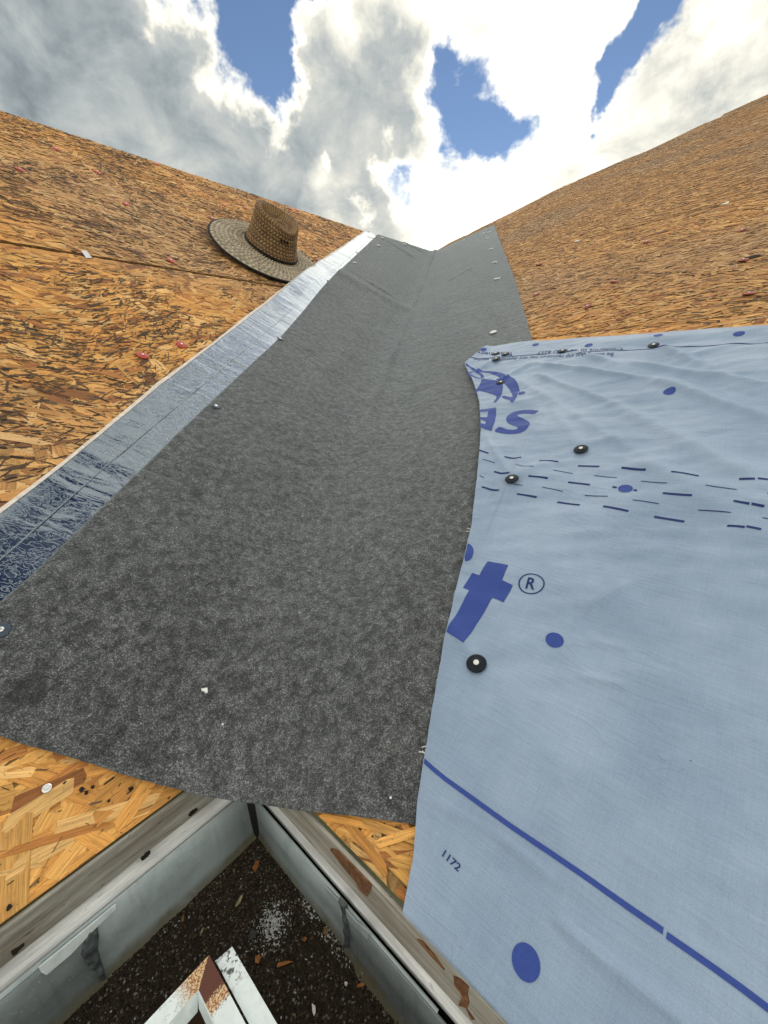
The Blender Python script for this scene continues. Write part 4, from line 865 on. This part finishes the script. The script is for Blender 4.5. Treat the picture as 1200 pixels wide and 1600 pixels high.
# ------------------------------------------------------------------ pale blue underlayment sheet on the right slope
slx = np.array(D_SHEET_LEFT); order = np.argsort(slx[:, 1]); slx = slx[order]; slx[0, 1] = -.005
stp = np.array(D_SHEET_TOP)
sheet_left = lambda t: np.interp(t, slx[:, 1], slx[:, 0]) + .0007 * vnoise(t, t * 0, 90, 2)
sheet_top = lambda s: np.interp(s, list(stp[:, 0]) + [1.5], list(stp[:, 1]) + [1.09])
T_TOP0 = slx[-1, 1]
def sheet_h(s, t):
    s = np.asarray(s, float); t = np.asarray(t, float)
    flat = 1 - .8 * np.clip((t - 1.09) / .05, 0, 1)
    up = np.clip(t / .5, 0, 1) * flat
    h = .0120 + 2.2 * flat * crease_sum(s, t, D_SHEET_CREASES)
    h = h + (.0010 + .0046 * up) * vnoise(s * .8 + t * .5, t * 2.2 - s * .6, 11, 2) + (.0006 + .0028 * up) * vnoise(s * .6 + t * .9, t * 2.6 - s * 1.4, 22, 3) + .00045 * vnoise(s, t, 55, 5)
    perp = s * WR[0] + t * WR[1]
    onf = np.clip((.53 - perp) / .05, 0, 1)
    edge = np.minimum(np.minimum((s - sheet_left(t)) / .02, (sheet_top(s) - t) / .03), t / .02 + .5)
    h = h - .0020 * (1 - np.clip(edge, 0, 1)) - .0025 * (1 - onf) * np.clip(1 - edge, 0, 1)
    h = h + (.0014 + .0045 * np.clip((t - .4) / .4, 0, 1)) * np.exp(-((s - sheet_left(t)) / .016) ** 2) * (1 + .9 * vnoise(t, t * 0, 14, 31))
    for cs, ct in D_SHEET_CAPS:           # each cap dimples the sheet
        h = h - .0022 * np.exp(-((s - cs) ** 2 + (t - ct) ** 2) / .018 ** 2)
    return np.maximum(h, .0076)
under = thing('underlayment_sheet', 'pale blue woven underlayment sheet with blue print on the right slope', 'underlayment', P('R', .6, .6, .004))
NS, NT_ = 330, 420
uu = np.linspace(0, 1, NS) ** 1.5; vv = np.linspace(0, 1, NT_)
U_, V_ = np.meshgrid(uu, vv, indexing='ij')
t_guess = V_ * T_TOP0; s_l = sheet_left(-.005 + V_ * (T_TOP0 + .005)); Ss = s_l + U_ * (1.5 - s_l)
Ts = -.005 + V_ * (sheet_top(Ss) + .005)
Hs = sheet_h(Ss, Ts)
topv = P('R', Ss, Ts, Hs).reshape(-1, 3); botv = P('R', Ss, Ts, Hs - .0009).reshape(-1, 3)
n0 = NS * NT_; f = grid_faces(NS, NT_)
ring = [i for i in range(NT_)] + [r * NT_ + NT_ - 1 for r in range(1, NS)] + [(NS - 1) * NT_ + i for i in range(NT_ - 2, -1, -1)] + [r * NT_ for r in range(NS - 2, 0, -1)]
side = [(ring[i], ring[(i + 1) % len(ring)], ring[(i + 1) % len(ring)] + n0, ring[i] + n0) for i in range(len(ring))]
fix_normals(mesh_obj('woven_fabric', np.concatenate([topv, botv]), f.tolist() + (f[:, ::-1] + n0).tolist() + side, M['sheet'], under, True, None, np.tile(np.stack([Ss.ravel(), Ts.ravel()], 1), (2, 1))))

def print_on(name, bm, mat, step=.006, lift=.0005):
    """flat shapes in (s,t) cut into cells, draped on the sheet and kept inside its edge"""
    if not bm.faces: bm.free(); return
    xs = [v.co.x for v in bm.verts]; ys = [v.co.y for v in bm.verts]
    for ax, lo, hi in ((0, min(xs), max(xs)), (1, min(ys), max(ys))):
        k = math.floor(lo / step) + 1
        while k * step < hi:
            co = [0, 0, 0]; no = [0, 0, 0]; co[ax] = k * step; no[ax] = 1
            bmesh.ops.bisect_plane(bm, geom=bm.verts[:] + bm.edges[:] + bm.faces[:], plane_co=co, plane_no=no); k += 1
    bm.verts.index_update(); st_ = np.array([(v.co.x, v.co.y) for v in bm.verts]); fc = [[v.index for v in f_.verts] for f_ in bm.faces]; bm.free()
    st_[:, 0] = np.maximum(st_[:, 0], sheet_left(st_[:, 1]) + .0006)
    o = mesh_obj(name, P('R', st_[:, 0], st_[:, 1], sheet_h(st_[:, 0], st_[:, 1]) + lift), fc, mat, under, True)
    # face outwards
    bm2 = bmesh.new(); bm2.from_mesh(o.data)
    nv = Vector(NR)
    for f_ in bm2.faces:
        f_.normal_update()
        if f_.normal.dot(nv) < 0: f_.normal_flip()
    bm2.to_mesh(o.data); bm2.free()
    return o
def polys_bm(polys):
    bm = bmesh.new()
    for poly in polys:
        vs = [bm.verts.new((p[0], p[1], 0)) for p in poly]
        for tri in tessellate_polygon([[Vector((p[0], p[1], 0)) for p in poly]]):
            try: bm.faces.new([vs[i] for i in tri])
            except ValueError: pass
    return bm
def smooth_poly(p, it=1):
    for _ in range(it):
        q_ = []
        for i in range(len(p)):
            a, b = np.array(p[i]), np.array(p[(i + 1) % len(p)]); q_ += [tuple(.8 * a + .2 * b), tuple(.2 * a + .8 * b)]
        p = q_
    return p
def circle(c, r, n=32): return [(c[0] + r * math.cos(2 * math.pi * k / n), c[1] + r * math.sin(2 * math.pi * k / n)) for k in range(n)]
def band(pts, w):
    pts = [np.array(p) for p in pts]; L, R_ = [], []
    for i, p in enumerate(pts):
        d = pts[min(i + 1, len(pts) - 1)] - pts[max(i - 1, 0)]; d = d / np.linalg.norm(d); n = np.array([-d[1], d[0]]) * w / 2
        L.append(tuple(p + n)); R_.append(tuple(p - n))
    return [[L[i], L[i + 1], R_[i + 1], R_[i]] for i in range(len(pts) - 1)]
print_on('printed_letter', polys_bm(D_LETTER_T), M['ink'])
print_on('printed_letter', polys_bm([smooth_poly(p) for p in D_LETTER_S]), M['ink'])
print_on('printed_letter', polys_bm(D_LETTER_A), M['ink'])
print_on('printed_emblem', polys_bm([smooth_poly(p) for p in D_EMBLEM]), M['ink'])
print_on('printed_dot', polys_bm([smooth_poly(D_EMBLEM_DOT)]), M['ink'])
print_on('printed_dot', polys_bm([smooth_poly(D_HALF_DOT)]), M['ink'])
for c in D_DOTS: print_on('printed_dot', polys_bm([circle(c, .0098)]), M['ink'])
for seg in D_THICK: print_on('printed_dash', polys_bm(band(seg, .0042)), M['ink_dark'])
for seg in D_THIN: print_on('printed_dash', polys_bm(band(seg, .0017)), M['ink_dark'])
for ln in D_LOW_LINE: print_on('printed_line', polys_bm(band(ln, .0042)), M['ink'], .004)
print_on('printed_line', polys_bm(band([(D_TOP_LINE[0][0], D_TOP_LINE[0][1])] + D_TOP_LINE[1:] + [(1.45, 1.0)], .0036)), M['ink_dark'])
rg = [(circle(D_REG_C, .0168, 40)), (circle(D_REG_C, .0150, 40))]
print_on('printed_ring', polys_bm([[rg[0][i], rg[0][(i + 1) % 40], rg[1][(i + 1) % 40], rg[1][i]] for i in range(40)]), M['ink_dark'])
def text_on(txt, org, end, top, mat, name='printed_text', bold=.0):
    """text set on the line org-end with cap height towards top"""
    cu = bpy.data.curves.new('t', 'FONT'); cu.body = txt; cu.offset = bold; cu.resolution_u = 3
    ob = bpy.data.objects.new('t', cu); COL.objects.link(ob)
    dg = bpy.context.evaluated_depsgraph_get(); me = bpy.data.meshes.new_from_object(ob.evaluated_get(dg))
    bpy.data.objects.remove(ob); bpy.data.curves.remove(cu)
    xy = np.array([v.co[:2] for v in me.vertices])
    org, end, top = map(np.array, (org, end, top)); x0, x1 = xy[:, 0].min(), xy[:, 0].max(); cap = 0.729
    ex = (end - org) / (x1 - x0); ey = (top - org) / cap
    st_ = org + (xy[:, :1] - x0) * ex + xy[:, 1:] * ey
    bm = bmesh.new(); vs = [bm.verts.new((p[0], p[1], 0)) for p in st_]
    for p in me.polygons:
        try: bm.faces.new([vs[i] for i in p.vertices])
        except ValueError: pass
    bpy.data.meshes.remove(me)
    print_on(name, bm, mat, .01)
text_on('R', *D_TEXT_REG, M['ink_dark'], 'printed_letter', .02)
text_on('1172', *D_TEXT_1172, M['ink_dark'], 'printed_number', .015)
text_on('Conforms to ASTM D 8257', *D_TEXT_CONF, M['ink_dark'])
text_on('Be aware that slip resistance may vary depending on weather,', *D_TEXT_AWARE, M['ink_dark'])
text_on('Fasteners', *D_TEXT_FAST, M['ink_dark'])
# frayed threads at the cut edge
for t_ in (.431, .428, .112, .109, .106):
    s_ = float(sheet_left(t_)); L = random.uniform(.004, .009)
    pts = [(s_ + .002, t_), (s_ - L * .5, t_ + random.uniform(-.002, .003)), (s_ - L, t_ + random.uniform(-.004, .005))]
    bb = band(pts, .0009); v_, f_ = [], []
    for q4 in bb:
        f_.append(tuple(range(len(v_), len(v_) + 4))); v_ += [P('R', a, b, .0095) for a, b in q4]
    mesh_obj('loose_thread', np.array(v_), f_, M['white'], under)

# ------------------------------------------------------------------ cap nails
CAP_PROF = [(.0117, 0), (.0120, .0010), (.0112, .0019), (.0085, .0016), (.0062, .0021), (.0042, .0031), (.0030, .0031)]
RED_PROF = [(.0128, 0), (.0130, .0012), (.0122, .0022), (.0090, .0018), (.0065, .0024), (.0042, .0036), (.0030, .0036)]
HEAD_PROF = [(.0034, 0), (.0034, .0005), (.0026, .0009), (.0012, .0010)]
def build_cap(prof, mat, headmat, hz, group, cat='cap nail', name='cap_nail', hs=1.0):
    t = thing(name, 'x', cat, group=group)
    v, f = lathe(prof, 28); local_obj('cap_disc', v, f, mat, t, True)
    hv, hf = lathe([(r * hs, z) for r, z in HEAD_PROF], 14); hv[:, 2] += hz; local_obj('nail_head', hv, hf, headmat, t, True)
    return t
first_used = set()
def put(proto, side, s, t, h, label, tilt=(0, 0), sc=1.0):
    """first call moves the prototype itself, later calls copy it with its parts"""
    if proto.name not in first_used: first_used.add(proto.name); r = proto
    else:
        r = proto.copy(); COL.objects.link(r)
        for ch in [c for c in proto.children]:
            c = ch.copy(); COL.objects.link(c); c.parent = r
    m = Matrix.Translation(Vector(P(side, s, t, h))) @ (plane_rot(side, random.uniform(0, 6.28)).to_4x4()) @ Matrix.Rotation(tilt[0], 4, 'X') @ Matrix.Rotation(tilt[1], 4, 'Y') @ Matrix.Scale(sc, 4)
    r.matrix_basis = m; r['label'] = label
    return r
blk = build_cap(CAP_PROF, M['black'], M['white'], .0031, 'black cap nails holding the blue sheet')
SC_LAB = ['large near black cap nail below the big letter t', 'black cap nail among the dashed lines near the left edge of the blue sheet', 'black cap nail just above the dashed lines, right of the letter S',
    'black cap nail driven through the printed emblem', 'lowest of the three clustered black cap nails in the top left sheet corner', 'leftmost of the three clustered black cap nails at the sheet corner',
    'right one of the three clustered black cap nails at the sheet corner', 'black cap nail over the upside down line of small print', 'black cap nail alone near the sheet top edge, right of the small print']
for (s, t), lab in zip(D_SHEET_CAPS, SC_LAB):
    ring_ = np.linspace(0, 6.28, 12); hc_ = float(np.max(sheet_h(s + .011 * np.cos(ring_), t + .011 * np.sin(ring_)))) - .0002
    put(blk, 'R', s, t, hc_, lab, (random.uniform(-.08, .08), random.uniform(-.08, .08)))
gry = build_cap(CAP_PROF, M['slate'], M['steel'], .0031, 'dark cap nails along the left edge of the black felt', hs=1.35)
for (s, t), lab in zip(D_FELT_CAPS, ['dark cap nail on the left felt edge, highest of three', 'dark cap nail on the left felt edge, middle of three', 'dark cap nail on the left felt edge at the picture border']):
    put(gry, 'L', s, t, .0095, lab, (random.uniform(-.1, .1), random.uniform(-.1, .1)), .78)
put(gry, 'L', *D_FOIL_CAP, .0100, 'dark cap nail through the foil just below its dark blue reflection', (.1, .1), .8)
red = build_cap(RED_PROF, M['red'], M['steel'], .0036, 'red cap nails left in the left roof slope', hs=.8)
RL = ['bright red cap nail with shiny head, left of the pair below the hat', 'bright red cap nail, right of the pair below the hat nearest the foil', 'red cap nail just above the board joint left of the hat', 'red cap nail in the middle of the upper left board',
    'red cap nail above and left of the middle one on the upper left board', 'red cap nail near the ridge at the upper left', 'red cap nail closest to the left picture border', 'red cap nail above the hat brim left of the crown', 'dark red tilted cap nail just left of the hat crown top',
    'red cap nail edge showing at the left tip of the hat brim', 'red cap nail right of the crown near the ridge', 'red cap nail second right of the crown near the ridge', 'dark red cap nail beside the foil near the ridge', 'faint red cap nail between hat and foil', 'red cap nail near the ridge in the middle of the left slope', 'small red cap nail by the right side of the hat crown']
fad = build_cap(RED_PROF, M['red_old'], M['steel'], .0036, 'red cap nails left in the left roof slope', hs=.8)
for i, ((s, t), lab) in enumerate(zip(D_RED_LEFT, RL)):
    put(fad if i in (8, 9, 12, 13, 15) else red, 'L', s, t, .0036, lab, (random.uniform(-.12, .12), random.uniform(-.12, .12)))
RR = ['dark red cap nail at the right picture border above the blue sheet', 'red cap nail beside the black knot hole', 'red cap nail above the knot hole near the right border', 'red cap nail just above the blue sheet near the felt', 'red cap nail in the middle of the lower right board', 'red cap nail nearest the felt edge low down', 'red cap nail nearest the felt edge, second up',
    'red cap nail near the centre of the right slope', 'faded red cap nail just below the upper board joint', 'faded red cap nail on the upper board joint near the felt']
fad2 = build_cap(RED_PROF, M['red_old'], M['steel'], .0036, 'faded red cap nails left in the right roof slope', hs=.8)
for (s, t), lab in zip(D_RED_RIGHT, RR):
    put(fad2, 'R', s, t, .0042, lab, (random.uniform(-.2, .2), random.uniform(-.2, .2)))
# bright nail with washer in the near left board
t = thing('roofing_nail', 'shiny round roofing nail in the near left board below the felt', 'nail', P('L', *D_NAIL_L, .0038), plane_rot('L'))
v, f = lathe([(.0042, -.001), (.0044, .0004), (.0040, .0010), (.0022, .0012)], 24); local_obj('washer', v, f, M['steel'], t, True)
v, f = lathe([(.0022, .0012), (.0022, .0019), (.0016, .0023)], 14); local_obj('nail_head', v, f, M['white'], t, True)
# white plastic staples along the felt edges
def staple_mesh():
    v, f = [], []
    def bx(x0, x1, y0, y1, z0, z1):
        b = len(v); v.extend([(x0, y0, z0), (x1, y0, z0), (x1, y1, z0), (x0, y1, z0), (x0, y0, z1), (x1, y0, z1), (x1, y1, z1), (x0, y1, z1)])
        f.extend([tuple(b + i for i in q_) for q_ in ((3, 2, 1, 0), (4, 5, 6, 7), (0, 1, 5, 4), (1, 2, 6, 5), (2, 3, 7, 6), (3, 0, 4, 7))])
    bx(-.013, .013, -.0045, .0045, .001, .0045); bx(-.013, -.011, -.0045, .0045, -.004, .001); bx(.011, .013, -.0045, .0045, -.004, .001)
    return v, f
sv, sf = staple_mesh(); sp0 = None
SL = [('L', p, l) for p, l in zip(D_STAPLES_L, ['white staple at the left felt edge below the cream part of the foil', 'white staple at the left felt edge, second from the ridge', 'white staple at the upper left corner of the felt', 'white staple at the felt ridge left of the valley bottom'])]
SL += [('R', p, l) for p, l in zip(D_STAPLES_R, ['white staple at the felt ridge right of the valley bottom', 'left of the two topmost white staples in the right felt corner', 'right of the two topmost white staples in the right felt corner', 'white staple on the right felt edge, just below the top pair', 'white staple on the right felt edge, second below the top pair', 'white staple on the right felt edge, third below the top pair', 'white staple on the right felt edge, lowest of the row'])]
for sd_, (s, t), lab in SL:
    if sp0 is None: o = sp0 = mesh_obj('staple', sv, sf, M['white'])
    else: o = sp0.copy(); COL.objects.link(o)
    V2, W2 = (VL, WL) if sd_ == 'L' else (VR, WR)
    aP, bP = s * V2[0] + t * V2[1], (s * W2[0] + t * W2[1]) * (-1 if sd_ == 'L' else 1)
    hh = float(felt_h(np.array([aP]), np.array([bP]))[0])
    o.matrix_basis = Matrix.Translation(Vector(P(sd_, s, t, hh + .001))) @ plane_rot(sd_, random.uniform(-.15, .15)).to_4x4() @ Matrix.Scale(1.15 if t > 2 else .9, 4)
    tag(o, lab, 'staple', 'white staples along the felt edges')
s, t_ = D_WASHER_R; wsh = thing('cap_nail', 'white cap nail on the felt just above the blue sheet corner', 'cap nail', P('R', s, t_, .0095), plane_rot('R'))
v, f = lathe(CAP_PROF, 24); local_obj('cap_disc', v, f, M['white'], wsh, True); hv, hf = lathe(HEAD_PROF, 12); hv[:, 2] += .0031; local_obj('nail_head', hv, hf, M['steel'], wsh, True)
# paper tag on the board joint, pale flecks on the far slope
v, f = prism(D_TAG, lambda s, t: P('L', s, t, .0040), lambda s, t: P('L', s, t, .0046))
o = fix_normals(mesh_obj('paper_tag', v, f, M['paper'], None, at=P('L', *D_TAG[0], .004)))
tag(o, 'small white paper tag lying on the left board joint', 'tag')
for (s, t), lab, r in ((D_RIGHT_FLAKE[3], 'white scrap high on the right slope near the border', .014), (D_RIGHT_FLAKE[4], 'white scrap on the right slope beside the upper board joint', .012)):
    pts = [(s + r * random.uniform(.6, 1.2) * math.cos(a), t + r * random.uniform(.6, 1.2) * math.sin(a)) for a in np.linspace(0, 6.283, 8)[:-1]]
    v, f = prism(pts, lambda a, b: P('R', a, b, .003), lambda a, b: P('R', a, b, .006))
    tag(fix_normals(mesh_obj('paper_scrap', v, f, M['white'], None, at=P('R', s, t, .003))), lab, 'scrap')

# ------------------------------------------------------------------ straw hat
HC = (-.977, 1.558); HR_ = .233
_n = NL - .036 * EL - .085 * UL; _n = _n / np.linalg.norm(_n); _x = EL - (EL @ _n) * _n; _x = _x / np.linalg.norm(_x)
HAT_ROT = Matrix((_x, np.cross(_n, _x), _n)).transposed()
hat = thing('straw_hat', 'wide brimmed woven straw hat with black edging resting on the left slope', 'hat', P('L', *HC, .025), HAT_ROT)
# local frame: x along the eave towards the viewer's left, y down the slope, z off the roof
CC = np.array([-.022, -.024])          # crown centre
def brim_r(th): return HR_ * (1 + .074 * np.cos(2 * th) + .051 * np.sin(2 * th))
def brim_z(x, y, k):
    th = np.arctan2(y, x)
    return (-.003 * np.cos(2 * th) - .001 * np.sin(2 * th)) * k * k + .004 * np.sin(k * math.pi) + .0012 * vnoise(x, y, 16, 4) * k
def build_hat():
    nr, nt = 120, 360
    k = np.linspace(0, 1, nr)[:, None]; th = np.linspace(0, 2 * math.pi, nt, endpoint=False)[None]
    rin = .102
    x0, y0 = CC[0] + rin * 1.05 * np.cos(th), CC[1] + rin * .98 * np.sin(th); x1, y1 = brim_r(th) * np.cos(th), brim_r(th) * np.sin(th)
    X = x0 + (x1 - x0) * k; Y = y0 + (y1 - y0) * k
    rows = 8.0
    ph = k * rows; row = np.floor(ph); fr_ = ph - row
    br = np.abs(np.sin(fr_ * math.pi)) ** .7                         # braid profile
    tw = np.sin(th * 64 + row * 1.7 + np.where(row % 2 == 0, 1, -1) * (fr_ - .5) * 3)
    Z = brim_z(X, Y, k) + .0034 * br + .0026 * tw * br
    def grid(X, Y, Z): return np.stack([X, Y, Z], -1).reshape(-1, 3)
    v = grid(X, Y, Z); i = (np.arange(nr - 1)[:, None] * nt + np.arange(nt)[None]).ravel(); j = (np.arange(nr - 1)[:, None] * nt + (np.arange(nt)[None] + 1) % nt).ravel()
    f = np.stack([i, j, j + nt, i + nt], 1)
    shade = (.42 + .58 * br) * (.74 + .26 * tw)
    cols = np.repeat(shade.reshape(-1, 1), 3, 1); uv = np.stack([(th * .2 + 0 * k).ravel(), (k * .16 + 0 * th).ravel()], 1)
    v2 = np.concatenate([v, v - np.array([0, 0, .003])]); n = len(v)
    o = mesh_obj('brim', v2, f.tolist() + (f[:, ::-1] + n).tolist(), M['straw_brim'], None, True, np.tile(cols, (2, 1)), np.tile(uv, (2, 1))); o.parent = hat
    # crown: pinched front, creased top
    H = .124; ncol, nrow = 300, 110
    def rim_h(th):      # rim height round the top: taller at the back, pinched at front left and right
        return H + (.007 * np.cos(th + 1.6) + .004 * np.cos(2 * th + 1.0) - .012 * np.exp(-((np.angle(np.exp(1j * (th - 1.9)))) / .5) ** 2))
    V_, Cc, Uu = [], [], []
    th = np.linspace(0, 2 * math.pi, ncol, endpoint=False)
    for r_ in range(nrow):
        kk = r_ / (nrow - 1)
        ph = kk * 13; rw = math.floor(ph); fq = ph - rw; br = abs(math.sin(fq * math.pi)) ** .7
        tw = np.sin(th * 44 + rw * 1.6 + (1 if rw % 2 else -1) * (fq - .5) * 3)
        if kk < .62:
            q_ = kk / .62; rad = .104 - .012 * q_ - .004 * math.sin(q_ * math.pi)
            pin = 1 - .10 * q_ * q_ * (np.exp(-((np.angle(np.exp(1j * (th - 2.5)))) / .45) ** 2) + np.exp(-((np.angle(np.exp(1j * (th - .75)))) / .45) ** 2))
            R_ = rad * pin; Zc = .008 + q_ * (rim_h(th) - .008)
        else:
            q_ = (kk - .62) / .38; rad = .092 * (1 - q_)
            pin = 1 - .10 * (np.exp(-((np.angle(np.exp(1j * (th - 2.5)))) / .45) ** 2) + np.exp(-((np.angle(np.exp(1j * (th - .75)))) / .45) ** 2))
            R_ = rad * pin
            edge = math.exp(-((1 - q_) / .0001)) if False else 0
            bulge = .016 * math.sin(min(q_ / .35, 1) * math.pi)
            Zc = rim_h(th) * (1 - q_) + (H - .030) * q_ + bulge + .022 * (1 - q_) * 0
            Zc = Zc - .014 * np.exp(-((R_ * np.cos(th)) / .03) ** 2) * (R_ * np.sin(th) > -.05) * min(1, q_ * 3)
        d = .0024 * br + .0018 * tw * br
        lean = min(kk / .62, 1) + max(0, kk - .62) * .3
        x = CC[0] + .010 * lean + (R_ * 1.05 * (1 - .05 * lean) + d) * np.cos(th); y = CC[1] - .004 * lean + (R_ * .98 + d) * np.sin(th)
        V_.append(np.stack([x, y, Zc + (d if kk > .62 else 0)], 1)); s_ = (.38 + .62 * br) * (.70 + .30 * tw); Cc.append(np.repeat(s_[:, None], 3, 1)); Uu.append(np.stack([th * .1, np.full(ncol, kk * .25)], 1))
    v = np.concatenate(V_); i = (np.arange(nrow - 1)[:, None] * ncol + np.arange(ncol)[None]).ravel(); j = (np.arange(nrow - 1)[:, None] * ncol + (np.arange(ncol)[None] + 1) % ncol).ravel()
    f = np.stack([i, j, j + ncol, i + ncol], 1)
    o = mesh_obj('crown', v, f, M['straw_crown_shaded'], None, True, np.concatenate(Cc), np.concatenate(Uu)); o.parent = hat
    # black binding round the brim and cord round the crown
    def tube(pts, r, seg=8):
        pts = np.array(pts); n = len(pts); vv, ff = [], []
        for a in range(n):
            tg = pts[(a + 1) % n] - pts[a - 1]; tg /= np.linalg.norm(tg); up = np.array([0, 0, 1.0]); sx = np.cross(tg, up); sx /= np.linalg.norm(sx); uz = np.cross(sx, tg)
            for s_ in range(seg):
                an = 2 * math.pi * s_ / seg; vv.append(pts[a] + r * (math.cos(an) * sx + .9 * math.sin(an) * uz))
        for a in range(n):
            for s_ in range(seg): ff.append((a * seg + s_, a * seg + (s_ + 1) % seg, ((a + 1) % n) * seg + (s_ + 1) % seg, ((a + 1) % n) * seg + s_))
        return vv, ff
    th = np.linspace(0, 2 * math.pi, 180, endpoint=False); x, y = brim_r(th) * np.cos(th), brim_r(th) * np.sin(th)
    vv, ff = tube(np.stack([x, y, brim_z(x, y, np.ones_like(x))], 1), .0048); local_obj('edge_binding', vv, ff, M['cord'], hat, True)
    vv, ff = tube(np.stack([CC[0] + .1075 * 1.05 * np.cos(th), CC[1] + .1075 * .98 * np.sin(th), .014 + 0 * th], 1), .0038); local_obj('crown_cord', vv, ff, M['cord'], hat, True)
    return rim_h
build_hat()
def vent(ang, z, ry=.0055):
    """dark slot in the crown side"""
    rad = .104 - .012 * (z / .13) - .001; c = np.array([CC[0] + rad * 1.05 * math.cos(ang), CC[1] + rad * .98 * math.sin(ang), z])
    nrm = np.array([math.cos(ang), math.sin(ang), 0]); tg = np.array([-nrm[1], nrm[0], 0]); up = np.array([0, 0, 1.0]); n = 14
    pts = [c + nrm * .0024 + tg * .0036 * math.cos(2 * math.pi * k / n) + up * ry * math.sin(2 * math.pi * k / n) for k in range(n)] + [c - nrm * .004 + tg * .0036 * math.cos(2 * math.pi * k / n) + up * ry * math.sin(2 * math.pi * k / n) for k in range(n)]
    f = [tuple(range(n))] + [(k, (k + 1) % n, (k + 1) % n + n, k + n) for k in range(n)]
    fix_normals(local_obj('vent_hole', np.array(pts), f, M['hole'], hat))
for a in (1.22, 1.36, 1.50): vent(a, .082)

scene.render.engine = 'CYCLES'
